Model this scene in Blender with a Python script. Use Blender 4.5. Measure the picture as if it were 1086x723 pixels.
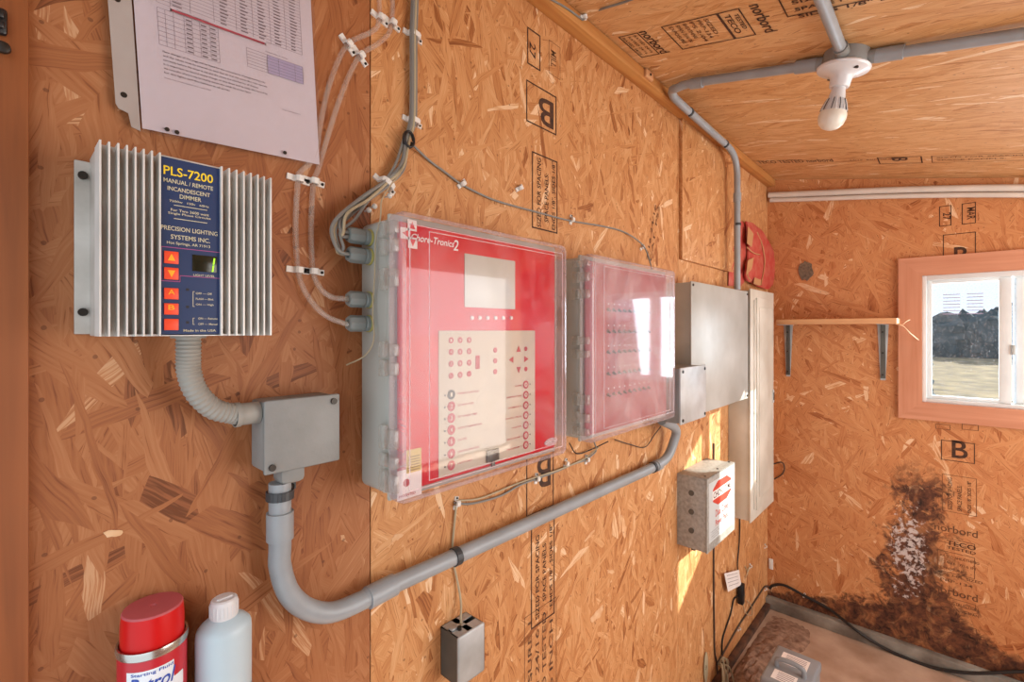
import bpy, bmesh, math, random
from mathutils import Vector, Matrix
random.seed(7)
for o in list(bpy.data.objects): bpy.data.objects.remove(o)
sc = bpy.context.scene
COL = sc.collection
# ------------------------------------------------------------------ camera
FPX = 505.0; TH = math.radians(42.7); CT, ST = math.cos(TH), math.sin(TH)
HY = 350.0; CAMY = 0.715; CAMZ = 1.45
cam_d = bpy.data.cameras.new('camera'); cam = bpy.data.objects.new('camera', cam_d); COL.objects.link(cam)
cam.location = (0, -CAMY, CAMZ); cam.rotation_euler = (math.pi/2, 0, TH - math.pi/2)
cam_d.sensor_width = 36; cam_d.lens = FPX/1086*36; cam_d.shift_y = -(361.5-HY)/1086
cam_d.clip_start = 0.02
sc.camera = cam
# ------------------------------------------------------------------ world, sun, lights, exposure
sc.view_settings.view_transform = 'Standard'; sc.view_settings.look = 'None'
sc.view_settings.gamma = 1; sc.view_settings.use_curve_mapping = False
sc.view_settings.exposure = 0.3
w = bpy.data.worlds.new('world'); sc.world = w; w.use_nodes = True
bgn = w.node_tree.nodes['Background']; bgn.inputs[0].default_value = (0.86, 0.93, 1.0, 1); bgn.inputs[1].default_value = 1.1
sd = bpy.data.lights.new('sun', 'SUN'); sd.energy = 13.0; sd.angle = math.radians(0.6); sd.color = (1, 0.9, 0.74)
so = bpy.data.objects.new('sun', sd); COL.objects.link(so)
so.rotation_euler = Vector((-1, 1.0, -0.63)).to_track_quat('-Z', 'Y').to_euler()
def area(name, loc, direction, sx, sy, power, col):
    d = bpy.data.lights.new(name, 'AREA'); d.shape = 'RECTANGLE'; d.size = sx; d.size_y = sy; d.energy = power; d.color = col
    o = bpy.data.objects.new(name, d); COL.objects.link(o); o.location = loc
    o.rotation_euler = Vector(direction).to_track_quat('-Z', 'Z').to_euler(); return o
area('doorway_daylight', (-0.45, -0.85, 1.25), (1, 0.12, 0), 0.7, 1.9, 1.5, (0.93, 0.96, 1.0))
area('side_fill_light', (1.75, -2.0, 1.25), (0, 1, 0.0), 1.7, 1.3, 29, (1.0, 0.95, 0.9))  # added soft fill, shining through an invented opening in the right wall
area('window_daylight', (3.0, -0.9, 1.42), (-1, 0.1, -0.05), 0.56, 0.44, 7, (0.92, 0.96, 1.0))
# ------------------------------------------------------------------ measured planes of the place (metres)
BX = 2.767                      # back wall
def on_wall(px, py, off=0.0):   # point on the vertical plane parallel to the long wall
    u = (px-543)/FPX; v = (HY-py)/FPX; t = (CAMY-off)/(ST-u*CT)
    return Vector((t*(CT+u*ST), -off, CAMZ+t*v))
def on_back(px, py, X=BX):
    u = (px-543)/FPX; v = (HY-py)/FPX; t = X/(CT+u*ST)
    return Vector((X, -(CAMY-t*(ST-u*CT)), CAMZ+t*v))
CZ0, CSL = 2.245, 0.205
def ceil_z(y, drop=0): return CZ0-drop+CSL*y
def on_ceil(px, py, drop=0.0):
    u = (px-543)/FPX; v = (HY-py)/FPX; k = ST-u*CT
    t = (CZ0-drop-CSL*CAMY-CAMZ)/(v-CSL*k)
    return Vector((t*(CT+u*ST), -(CAMY-t*k), CAMZ+t*v))
# ------------------------------------------------------------------ materials
def new_mat(name):
    m = bpy.data.materials.new(name); m.use_nodes = True
    nt = m.node_tree; nt.nodes.clear()
    out = nt.nodes.new('ShaderNodeOutputMaterial'); return m, nt, out
def N(nt, t, **kw):
    n = nt.nodes.new(t)
    for k, v in kw.items():
        if k in n.bl_rna.properties: setattr(n, k, v)
        else: n.inputs[k.replace('_', ' ')].default_value = v
    return n
def srgb(h):
    h = h.lstrip('#'); c = [int(h[i:i+2], 16)/255 for i in (0, 2, 4)]
    return tuple((x/12.92 if x <= 0.04045 else ((x+0.055)/1.055)**2.4) for x in c)+(1,)
def math_n(nt, op, a, b=None, c=None, clamp=False):
    n = nt.nodes.new('ShaderNodeMath'); n.operation = op; n.use_clamp = clamp
    for i, v in enumerate((a, b, c)):
        if v is None: continue
        if isinstance(v, (int, float)): n.inputs[i].default_value = v
        else: nt.links.new(v, n.inputs[i])
    return n.outputs[0]
def mixc(nt, fac, a, b, mode='MIX'):
    n = nt.nodes.new('ShaderNodeMix'); n.data_type = 'RGBA'; n.blend_type = mode
    for i, v in ((0, fac), (6, a), (7, b)):
        if isinstance(v, (int, float, tuple)): n.inputs[i].default_value = v
        else: nt.links.new(v, n.inputs[i])
    return n.outputs[2]
def plain(name, col, rough=0.5, metal=0.0, dirt=0.12, dirt_scale=14, dirt_col=None, bump=0.0, spec=0.5, coat=0.0, trans=0.0):
    m, nt, out = new_mat(name)
    b = N(nt, 'ShaderNodeBsdfPrincipled'); c = srgb(col) if isinstance(col, str) else col
    tc = N(nt, 'ShaderNodeTexCoord'); ns = N(nt, 'ShaderNodeTexNoise'); ns.inputs['Scale'].default_value = dirt_scale; ns.inputs['Detail'].default_value = 5
    nt.links.new(tc.outputs['Object'], ns.inputs['Vector'])
    f = math_n(nt, 'MULTIPLY_ADD', ns.outputs[0], 2.6*1.0, -0.8, clamp=True)
    f = math_n(nt, 'MULTIPLY', f, min(1, dirt*2))
    dc = srgb(dirt_col) if dirt_col else tuple(x*0.55 for x in c[:3])+(1,)
    nt.links.new(mixc(nt, f, c, dc), b.inputs['Base Color'])
    b.inputs['Roughness'].default_value = rough; b.inputs['Metallic'].default_value = metal
    b.inputs['Specular IOR Level'].default_value = spec; b.inputs['Coat Weight'].default_value = coat
    b.inputs['Transmission Weight'].default_value = trans
    if bump:
        n2 = N(nt, 'ShaderNodeTexNoise'); n2.inputs['Scale'].default_value = 220
        nt.links.new(tc.outputs['Object'], n2.inputs['Vector'])
        bp = N(nt, 'ShaderNodeBump'); bp.inputs['Strength'].default_value = bump; bp.inputs['Distance'].default_value = 0.002
        nt.links.new(n2.outputs[0], bp.inputs['Height']); nt.links.new(bp.outputs[0], b.inputs['Normal'])
    nt.links.new(b.outputs[0], out.inputs[0]); return m
def osb(name, tones, angles, stain=None, L=0.085, W=0.016, sat_noise=0.5, off=0.0):
    """strand board: overlapping elongated flakes laid at several angles"""
    m, nt, out = new_mat(name)
    b = N(nt, 'ShaderNodeBsdfPrincipled'); b.inputs['Roughness'].default_value = 0.55; b.inputs['Specular IOR Level'].default_value = 0.35
    uv = N(nt, 'ShaderNodeUVMap'); uv.uv_map = 'UVMap'
    wn = N(nt, 'ShaderNodeTexNoise'); wn.inputs['Scale'].default_value = 14; wn.inputs['Detail'].default_value = 2
    nt.links.new(uv.outputs[0], wn.inputs['Vector'])
    sub = N(nt, 'ShaderNodeVectorMath'); sub.operation = 'SUBTRACT'; sub.inputs[1].default_value = (0.5, 0.5, 0.5); nt.links.new(wn.outputs[1], sub.inputs[0])
    scv = N(nt, 'ShaderNodeVectorMath'); scv.operation = 'SCALE'; scv.inputs['Scale'].default_value = 0.012; nt.links.new(sub.outputs[0], scv.inputs[0])
    add = N(nt, 'ShaderNodeVectorMath'); add.operation = 'ADD'; nt.links.new(uv.outputs[0], add.inputs[0]); nt.links.new(scv.outputs[0], add.inputs[1])
    ch = cc = cg = None
    for i, a in enumerate(angles):
        mp = N(nt, 'ShaderNodeMapping'); mp.vector_type = 'TEXTURE'
        k = 0.7+0.7*((i*37) % 10)/10
        mp.inputs['Rotation'].default_value = (0, 0, math.radians(a)); mp.inputs['Scale'].default_value = (L*k, W*(0.7+0.7*((i*53) % 10)/10), 1)
        mp.inputs['Location'].default_value = (i*3.17+off, i*1.93, 0)
        nt.links.new(add.outputs[0], mp.inputs[0])
        vo = N(nt, 'ShaderNodeTexVoronoi'); vo.voronoi_dimensions = '2D'; vo.inputs['Scale'].default_value = 1.0; vo.inputs['Randomness'].default_value = 1
        nt.links.new(mp.outputs[0], vo.inputs['Vector'])
        sp = N(nt, 'ShaderNodeSeparateColor'); nt.links.new(vo.outputs['Color'], sp.inputs[0])
        g = N(nt, 'ShaderNodeTexNoise'); g.noise_dimensions = '2D'; g.inputs['Scale'].default_value = 1.0; g.inputs['Detail'].default_value = 3
        mp2 = N(nt, 'ShaderNodeMapping'); mp2.inputs['Scale'].default_value = (1.3, 6, 1); nt.links.new(mp.outputs[0], mp2.inputs[0]); nt.links.new(mp2.outputs[0], g.inputs['Vector']); g.inputs['Roughness'].default_value = 0.6
        h = sp.outputs[0]; c = sp.outputs[1]; gr = g.outputs[0]
        if ch is None: ch, cc, cg = h, c, gr
        else:
            mk = math_n(nt, 'GREATER_THAN', h, ch)
            def sel(A, B):
                d = math_n(nt, 'SUBTRACT', B, A); return math_n(nt, 'MULTIPLY_ADD', d, mk, A)
            cc = sel(cc, c); cg = sel(cg, gr); ch = math_n(nt, 'MAXIMUM', ch, h)
    big = N(nt, 'ShaderNodeTexNoise'); big.inputs['Scale'].default_value = 3.0; big.inputs['Detail'].default_value = 3; nt.links.new(uv.outputs[0], big.inputs['Vector'])
    v = math_n(nt, 'MULTIPLY_ADD', cg, 0.9, -0.45)
    v = math_n(nt, 'ADD', math_n(nt, 'MULTIPLY_ADD', cc, 0.5, 0.26), v)
    v = math_n(nt, 'ADD', v, math_n(nt, 'MULTIPLY', math_n(nt, 'GREATER_THAN', cc, 0.965), 0.22))
    v = math_n(nt, 'SUBTRACT', v, math_n(nt, 'MULTIPLY', math_n(nt, 'LESS_THAN', cc, 0.035), 0.16))
    v = math_n(nt, 'ADD', v, math_n(nt, 'MULTIPLY_ADD', big.outputs[0], sat_noise, -sat_noise/2))
    cr = N(nt, 'ShaderNodeValToRGB'); el = cr.color_ramp.elements
    el[0].position = tones[0][0]; el[0].color = srgb(tones[0][1]); el[1].position = tones[-1][0]; el[1].color = srgb(tones[-1][1])
    for p, c in tones[1:-1]:
        e = el.new(p); e.color = srgb(c)
    nt.links.new(v, cr.inputs[0]); col = cr.outputs[0]
    crk = math_n(nt, 'MULTIPLY', math_n(nt, 'MULTIPLY', math_n(nt, 'SUBTRACT', 0.36, cg), 18, clamp=True), 0.55)
    col = mixc(nt, crk, col, srgb('6e3a18'))
    # small dark knots and chips
    kn = N(nt, 'ShaderNodeTexVoronoi'); kn.voronoi_dimensions = '2D'; kn.inputs['Scale'].default_value = 26
    nt.links.new(add.outputs[0], kn.inputs['Vector'])
    ks = N(nt, 'ShaderNodeSeparateColor'); nt.links.new(kn.outputs['Color'], ks.inputs[0])
    kf = math_n(nt, 'MULTIPLY', math_n(nt, 'LESS_THAN', kn.outputs['Distance'], 0.06), math_n(nt, 'GREATER_THAN', ks.outputs[0], 0.80))
    col = mixc(nt, math_n(nt, 'MULTIPLY', kf, 0.5), col, srgb('4a2410'))
    hgt = math_n(nt, 'ADD', ch, math_n(nt, 'MULTIPLY', cg, 0.35))
    if stain:
        pos = N(nt, 'ShaderNodeNewGeometry'); sx = N(nt, 'ShaderNodeSeparateXYZ'); nt.links.new(pos.outputs['Position'], sx.inputs[0])
        D = math_n(nt, 'MULTIPLY', sx.outputs[1], -1.0); Z = sx.outputs[2]
        def noise(s, d=6, dist=0.6, key=0):
            n = N(nt, 'ShaderNodeTexNoise'); n.inputs['Scale'].default_value = s; n.inputs['Detail'].default_value = d; n.inputs['Distortion'].default_value = dist
            n.inputs['Roughness'].default_value = 0.65
            mm = N(nt, 'ShaderNodeMapping'); mm.inputs['Location'].default_value = (key*3.3, key, key*2); nt.links.new(pos.outputs['Position'], mm.inputs[0]); nt.links.new(mm.outputs[0], n.inputs['Vector']); return n.outputs[0]
        n1 = noise(7); n2 = noise(22, 8, 1.2, 1)
        # column width by height + wide foot
        wz = math_n(nt, 'MULTIPLY_ADD', math_n(nt, 'SUBTRACT', 0.90, Z), 0.20, 0.05)
        foot = N(nt, 'ShaderNodeMapRange'); foot.inputs['From Min'].default_value = 0.24; foot.inputs['From Max'].default_value = 0.02; foot.inputs['To Min'].default_value = 0; foot.inputs['To Max'].default_value = 1
        nt.links.new(Z, foot.inputs['Value'])
        ff = math_n(nt, 'POWER', foot.outputs[0], 2.0)
        wz = math_n(nt, 'ADD', wz, math_n(nt, 'MULTIPLY', ff, 0.75))
        dx = math_n(nt, 'ABSOLUTE', math_n(nt, 'SUBTRACT', D, 0.605))
        q = math_n(nt, 'SUBTRACT', wz, dx)
        q = math_n(nt, 'ADD', q, math_n(nt, 'MULTIPLY_ADD', n1, 0.36, -0.18))
        q = math_n(nt, 'ADD', q, math_n(nt, 'MULTIPLY_ADD', n2, 0.34, -0.17))
        mk = math_n(nt, 'MULTIPLY', q, 16, clamp=True)
        top = N(nt, 'ShaderNodeMapRange'); top.inputs['From Min'].default_value = 0.90; top.inputs['From Max'].default_value = 0.76; nt.links.new(Z, top.inputs['Value'])
        mk = math_n(nt, 'MULTIPLY', mk, top.outputs[0])
        mk = math_n(nt, 'MULTIPLY', mk, math_n(nt, 'MULTIPLY_ADD', noise(13, 8, 1.0, 5), 3.2, -0.62, clamp=True))
        dark = mixc(nt, math_n(nt, 'MULTIPLY_ADD', noise(40, 6, 0.5, 7), 2.6, -0.85, clamp=True), srgb('24130e'), srgb('7a4a32'))
        col = mixc(nt, mk, col, dark)
        n3 = noise(52, 8, 0.4, 3)
        e1 = math_n(nt, 'DIVIDE', math_n(nt, 'ABSOLUTE', math_n(nt, 'SUBTRACT', D, 0.572)), 0.085)
        e2 = math_n(nt, 'DIVIDE', math_n(nt, 'ABSOLUTE', math_n(nt, 'SUBTRACT', Z, 0.46)), 0.26)
        e = math_n(nt, 'SUBTRACT', 1.0, math_n(nt, 'ADD', math_n(nt, 'POWER', e1, 2), math_n(nt, 'POWER', e2, 2)), clamp=True)
        wm = math_n(nt, 'MULTIPLY', math_n(nt, 'SUBTRACT', math_n(nt, 'ADD', n3, math_n(nt, 'MULTIPLY', e, 0.17)), 0.62), 12, clamp=True)
        wm = math_n(nt, 'MULTIPLY', wm, math_n(nt, 'MULTIPLY', e, 4, clamp=True))
        col = mixc(nt, math_n(nt, 'MULTIPLY', wm, 0.9), col, srgb('cfc4c0'))
    nt.links.new(col, b.inputs['Base Color'])
    bp = N(nt, 'ShaderNodeBump'); bp.inputs['Strength'].default_value = 0.3; bp.inputs['Distance'].default_value = 0.0015
    nt.links.new(hgt, bp.inputs['Height']); nt.links.new(bp.outputs[0], b.inputs['Normal'])
    nt.links.new(b.outputs[0], out.inputs[0]); return m
def lumber(name, c1, c2, scale=1.0, axis=2):
    m, nt, out = new_mat(name); b = N(nt, 'ShaderNodeBsdfPrincipled'); b.inputs['Roughness'].default_value = 0.6
    tc = N(nt, 'ShaderNodeTexCoord'); mp = N(nt, 'ShaderNodeMapping')
    s = [60*scale]*3; s[axis] = 2.2*scale; mp.inputs['Scale'].default_value = s
    nt.links.new(tc.outputs['Object'], mp.inputs[0]); ns = N(nt, 'ShaderNodeTexNoise'); ns.inputs['Scale'].default_value = 1; ns.inputs['Detail'].default_value = 5; ns.inputs['Distortion'].default_value = 0.7
    nt.links.new(mp.outputs[0], ns.inputs['Vector'])
    n2 = N(nt, 'ShaderNodeTexNoise'); n2.inputs['Scale'].default_value = 5; nt.links.new(tc.outputs['Object'], n2.inputs['Vector'])
    f = math_n(nt, 'ADD', math_n(nt, 'MULTIPLY_ADD', ns.outputs[0], 2.0, -0.7), math_n(nt, 'MULTIPLY_ADD', n2.outputs[0], 0.8, -0.2), clamp=True)
    nt.links.new(mixc(nt, f, srgb(c1), srgb(c2)), b.inputs['Base Color'])
    bp = N(nt, 'ShaderNodeBump'); bp.inputs['Strength'].default_value = 0.2; bp.inputs['Distance'].default_value = 0.002
    nt.links.new(ns.outputs[0], bp.inputs['Height']); nt.links.new(bp.outputs[0], b.inputs['Normal'])
    nt.links.new(b.outputs[0], out.inputs[0]); return m
def clear(name, tint=(0.97, 0.96, 0.97, 1), haze=(0.78, 0.74, 0.78, 1), h0=0.02, h1=0.22, scale=9, rough=0.03, speck=0.0, fres=1.45):
    m, nt, out = new_mat(name)
    tr = N(nt, 'ShaderNodeBsdfTransparent'); tr.inputs[0].default_value = tint
    di = N(nt, 'ShaderNodeBsdfDiffuse'); di.inputs[0].default_value = haze
    gl = N(nt, 'ShaderNodeBsdfGlossy'); gl.inputs['Roughness'].default_value = rough; gl.inputs[0].default_value = (1, 1, 1, 1)
    tc = N(nt, 'ShaderNodeTexCoord'); ns = N(nt, 'ShaderNodeTexNoise'); ns.inputs['Scale'].default_value = scale; ns.inputs['Detail'].default_value = 8; ns.inputs['Roughness'].default_value = 0.7; ns.inputs['Distortion'].default_value = 1.0
    nt.links.new(tc.outputs['Object'], ns.inputs['Vector'])
    f = N(nt, 'ShaderNodeMapRange'); f.inputs['From Min'].default_value = 0.42; f.inputs['From Max'].default_value = 0.75; f.inputs['To Min'].default_value = h0; f.inputs['To Max'].default_value = h1
    nt.links.new(ns.outputs[0], f.inputs['Value']); fo = f.outputs[0]
    if speck:
        vo = N(nt, 'ShaderNodeTexVoronoi'); vo.inputs['Scale'].default_value = 130; nt.links.new(tc.outputs['Object'], vo.inputs['Vector'])
        s2 = N(nt, 'ShaderNodeSeparateColor'); nt.links.new(vo.outputs['Color'], s2.inputs[0])
        k = math_n(nt, 'MULTIPLY', math_n(nt, 'LESS_THAN', vo.outputs['Distance'], 0.33), math_n(nt, 'GREATER_THAN', s2.outputs[0], 0.5))
        fo = math_n(nt, 'ADD', fo, math_n(nt, 'MULTIPLY', k, speck), clamp=True)
    m1 = N(nt, 'ShaderNodeMixShader'); nt.links.new(fo, m1.inputs[0]); nt.links.new(tr.outputs[0], m1.inputs[1]); nt.links.new(di.outputs[0], m1.inputs[2])
    fr = N(nt, 'ShaderNodeFresnel'); fr.inputs[0].default_value = fres
    geo = N(nt, 'ShaderNodeNewGeometry')
    ff = math_n(nt, 'MULTIPLY', fr.outputs[0], math_n(nt, 'SUBTRACT', 1.0, geo.outputs['Backfacing']))
    m2 = N(nt, 'ShaderNodeMixShader'); nt.links.new(ff, m2.inputs[0]); nt.links.new(m1.outputs[0], m2.inputs[1]); nt.links.new(gl.outputs[0], m2.inputs[2])
    nt.links.new(m2.outputs[0], out.inputs[0]); return m
WT = [(0.0, '713a18'), (0.16, '9c5a28'), (0.42, 'bd7a3d'), (0.72, 'd0934f'), (0.93, 'dfae70'), (1.15, 'e9c595')]
DK = [(0.0, '5f2f14'), (0.2, '9b5826'), (0.5, 'bb7538'), (0.8, 'c98847'), (1.1, 'dcaa6c')]
M = {}
M['osb'] = osb('strand_board', [(0.0, '8a5028'), (0.15, 'a86c3c'), (0.4, 'bd8452'), (0.65, 'c8925f'), (0.9, 'd2a374'), (1.1, 'e2c09a')], [88, 62, 118, 97, 20, 75, 140, 104, 45])
M['osb_dark_falloff'] = osb('strand_board_dark_falloff', [(0.0, '683a1c'), (0.15, '8a5230'), (0.4, '9a6038'), (0.65, 'a36a42'), (0.93, 'ae774e'), (1.15, 'c0936c')], [88, 62, 118, 97, 20, 75, 140, 104, 45], off=9.0, L=0.12, W=0.02)  # darker wood of the near panel, with light falloff painted into its tones
M['osb_back'] = osb('strand_board_back', [(0.0, '96542c'), (0.12, 'b06c3e'), (0.4, 'c18050'), (0.7, 'ca8c5a'), (0.95, 'd5a071'), (1.1, 'e2bc96')], [85, 50, 120, 100, 20, 70, 150, 35], stain=True, off=5.0, L=0.11, W=0.02)
M['osb_ceil'] = osb('strand_board_ceiling', [(0.0, 'a36c3c'), (0.15, 'bd8650'), (0.4, 'cc9a66'), (0.7, 'd5a673'), (0.93, 'dfb88a'), (1.1, 'ead0ac')], [88, 100, 80, 110, 70, 95, 60], off=2.0, L=0.13, W=0.014)
M['lum'] = lumber('pine_lumber', 'c8904f', 'ac6c34', axis=0)
M['lumv'] = lumber('pine_lumber_post', '945426', '733c16', axis=2)
M['trim'] = lumber('stained_trim', 'd09474', 'bb7a58', 0.8, axis=1)
M['trimv'] = lumber('stained_trim_upright', 'd09474', 'bb7a58', 0.8, axis=2)
M['scuff'] = plain('bare_flake', 'dcb890', 0.7, dirt=0.4, dirt_scale=50, dirt_col='c8925f')
M['ink'] = plain('black_ink', '2c1b14', 0.8, dirt=0.3, dirt_scale=60, dirt_col='6b4022')
M['ink2'] = plain('faded_ink', '4a2f20', 0.8, dirt=0.4, dirt_scale=60, dirt_col='8a5830')
M['pvc'] = plain('grey_pvc', '9aa1a6', 0.38, dirt=0.16, dirt_col='70706c')
M['pvc_d'] = plain('grey_pvc_box', '8d8f8d', 0.5, dirt=0.25, dirt_col='6a6862', bump=0.15)
M['flex'] = plain('flexible_conduit', '9a9890', 0.5, dirt=0.2)
M['strap'] = plain('dark_strap', '3c3f42', 0.45)
M['alu'] = plain('aluminium', 'e2e2de', 0.4, metal=0.3, dirt=0.15, dirt_col='7d776c')
M['alu_d'] = plain('painted_aluminium', 'cfccc5', 0.5, metal=0.1, dirt=0.28, dirt_col='6b5f4c')
M['blue'] = plain('navy_panel', '14305c', 0.42, dirt=0.1)
M['yellow'] = plain('yellow_print', 'f0d020', 0.5, dirt=0.05)
M['cream'] = plain('cream_print', 'c9c3a4', 0.5, dirt=0.05)
M['orange'] = plain('orange_button', 'ef4a22', 0.45, dirt=0.05)
M['amber'] = plain('amber_print', 'f6a81c', 0.5, dirt=0.0)
M['magenta'] = plain('magenta_line', 'a04a80', 0.5, dirt=0.0)
M['black'] = plain('black_plastic', '17171a', 0.4)
M['darkgrey'] = plain('dark_grey', '4a4a4a', 0.5)
M['lcd'] = plain('dark_display', '1c2216', 0.2)
mm, nt, out = new_mat('lit_digit'); e = N(nt, 'ShaderNodeEmission'); e.inputs[0].default_value = (0.45, 1, 0.05, 1); e.inputs[1].default_value = 1.3; nt.links.new(e.outputs[0], out.inputs[0]); M['digit'] = mm
M['boxgrey'] = plain('moulded_grey', 'b3b5ae', 0.42, dirt=0.14, dirt_col='8c8a80', dirt_scale=6)
M['hinge'] = clear('clear_hinge', tint=(0.9, 0.9, 0.88, 1), haze=(0.8, 0.8, 0.77, 1), h0=0.12, h1=0.3, scale=40, rough=0.15)
M['lid'] = clear('clear_lid', h0=0.0, h1=0.10, scale=7, rough=0.035)
M['lid2'] = clear('dusty_clear_lid', h0=0.08, h1=0.34, scale=7, rough=0.05, haze=(0.82, 0.76, 0.78, 1))
M['lidrim'] = clear('clear_lid_rim', h0=0.25, h1=0.45, scale=7, rough=0.12, haze=(0.66, 0.6, 0.62, 1), tint=(0.93, 0.88, 0.9, 1))
M['ridge'] = clear('clear_ridge', h0=0.3, h1=0.5, scale=30, rough=0.1, haze=(0.95, 0.8, 0.83, 1))
M['glass'] = clear('dirty_window_glass', tint=(0.90, 0.95, 1.0, 1), haze=(0.75, 0.8, 0.85, 1), h0=0.0, h1=0.06, scale=16, rough=0.02, speck=0.16)
M['sleeve'] = clear('clear_sleeve', h0=0.0, h1=0.04, rough=0.2, haze=(0.8, 0.75, 0.75, 1))
M['redpanel'] = plain('red_panel', 'd41f33', 0.4, dirt=0.08)
M['redpanel2'] = plain('dull_red_panel', 'ac4350', 0.5, dirt=0.1)
M['panelcream'] = plain('keypad_cream', 'cfc8b4', 0.5, dirt=0.1, dirt_scale=8)
M['screen'] = plain('grey_screen', 'c6cabf', 0.3, dirt=0.1)
M['keyred'] = plain('key_red', 'b83a4a', 0.5)
M['white'] = plain('white_print', 'ece6e2', 0.5, dirt=0.05)
M['steel'] = plain('galvanised_steel', 'c6ccce', 0.42, metal=0.15, dirt=0.3, dirt_scale=10, dirt_col='77736a')
M['steel_d'] = plain('dull_steel', '62625c', 0.5, metal=0.5, dirt=0.3)
M['cabinet'] = plain('grey_cabinet_paint', 'c2c7c4', 0.4, metal=0.15, dirt=0.3, dirt_scale=5, dirt_col='8b8a80')
M['panelw'] = plain('offwhite_panel_paint', 'd2cec2', 0.45, dirt=0.25, dirt_scale=7, dirt_col='9c9382')
M['pack'] = plain('speckled_metal', 'a9a8a2', 0.55, metal=0.1, dirt=0.35, dirt_scale=90, dirt_col='807e76')
M['packlab'] = plain('pale_label', 'c3c9c9', 0.5, dirt=0.08)
M['redprint'] = plain('red_print', 'c8402f', 0.5)
M['cable'] = plain('grey_cable', '83837e', 0.5)
M['cable_l'] = plain('beige_cable', 'b4a688', 0.5)
M['cable_b'] = plain('black_cable', '1e1b1a', 0.45)
M['cable_br'] = plain('dusty_dark_cable', '4c3d33', 0.6)
M['tube'] = clear('clear_tube', tint=(0.92, 0.86, 0.8, 1), haze=(0.9, 0.85, 0.78, 1), h0=0.14, h1=0.26, scale=20, rough=0.12)
M['clip'] = plain('white_clip', 'e4e2dc', 0.45, dirt=0.08)
M['screw'] = plain('dark_screw', '35302b', 0.4, metal=0.6)
M['paper'] = plain('paper', 'cdc6cb', 0.6, dirt=0.1, dirt_scale=5, dirt_col='b09a92')
M['print'] = plain('grey_print', '4a4043', 0.7, dirt=0)
M['print_l'] = plain('light_print', '7d7074', 0.7, dirt=0)
M['print_h'] = plain('shaded_print', 'b5a9ac', 0.7, dirt=0)
M['redline'] = plain('red_line', 'b04452', 0.6, dirt=0)
M['lav'] = plain('lavender_cells', 'a79fbb', 0.7, dirt=0)
M['vinyl'] = plain('white_vinyl', 'dde2e2', 0.35, dirt=0.08)
M['pvcw'] = plain('white_pvc', 'dcd3c8', 0.4, dirt=0.12)
M['porc'] = plain('white_porcelain', 'dcdee0', 0.25, dirt=0.05)
M['bulbg'] = plain('bulb_globe', 'e2e0d4', 0.3, dirt=0.0)
M['sack'] = plain('red_sack', 'b5302c', 0.6, dirt=0.15, dirt_col='d0a080', dirt_scale=25)
M['tan'] = plain('tan_print', 'c08f62', 0.6)
M['cap'] = plain('red_cap', 'c41414', 0.35, dirt=0.03, spec=0.3)
M['caplid'] = plain('dusty_red_cap_top', 'b8555a', 0.55, dirt=0.15, dirt_col='a84048')
M['canred'] = plain('can_red', 'b92430', 0.3, dirt=0.03)
M['canblue'] = plain('can_blue', '2348a8', 0.4, dirt=0)
M['canwhite'] = plain('can_white', 'dfe6ec', 0.35, dirt=0)
M['rim'] = plain('tin_rim', 'c8c8c2', 0.25, metal=0.9, dirt=0.1)
M['bottle'] = plain('milky_bottle', 'b9cdd6', 0.35, dirt=0.04)
M['bottlecap'] = plain('milky_cap', 'd9d9da', 0.35, dirt=0.05)
M['bottlelab'] = plain('grey_label', '8f959f', 0.5)
M['conc'] = plain('concrete_floor', 'c2a792', 0.75, dirt=0.5, dirt_scale=6, dirt_col='9a7c66', bump=0.4)
M['dirt'] = plain('dirt', 'a58874', 0.95, dirt=0.5, dirt_scale=40, dirt_col='6e5140', bump=0.6)
M['sill'] = plain('weathered_sill', 'aba79c', 0.8, dirt=0.5, dirt_scale=6, dirt_col='4f4238', bump=0.4)
M['darksill'] = plain('dirty_wood_strip', '6a4630', 0.9, dirt=0.5, dirt_scale=20, dirt_col='33221a', bump=0.4)
M['yellowed'] = plain('old_sticker', 'cdb26a', 0.6)
M['patch'] = plain('grey_putty', '84715c', 0.9, dirt=0.4, dirt_scale=90, dirt_col='55483c', bump=0.5)
M['ringy'] = plain('yellow_gasket', 'b4ac62', 0.5)
M['gland'] = plain('grey_gland', '7f8886', 0.45)
M['battery'] = plain('grey_plastic', '8b9196', 0.4, dirt=0.15)
M['rope'] = plain('string', 'd9b08a', 0.8)
M['grass'] = plain('dry_grass', '94805c', 0.95, dirt=0.6, dirt_scale=2.5, dirt_col='574a34')
M['hedge'] = plain('dark_foliage', '2c3d44', 0.95, dirt=0.5, dirt_scale=2, dirt_col='1a2629')
M['board'] = lumber('bare_board', 'd9a878', 'bf8456', axis=1)
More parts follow.
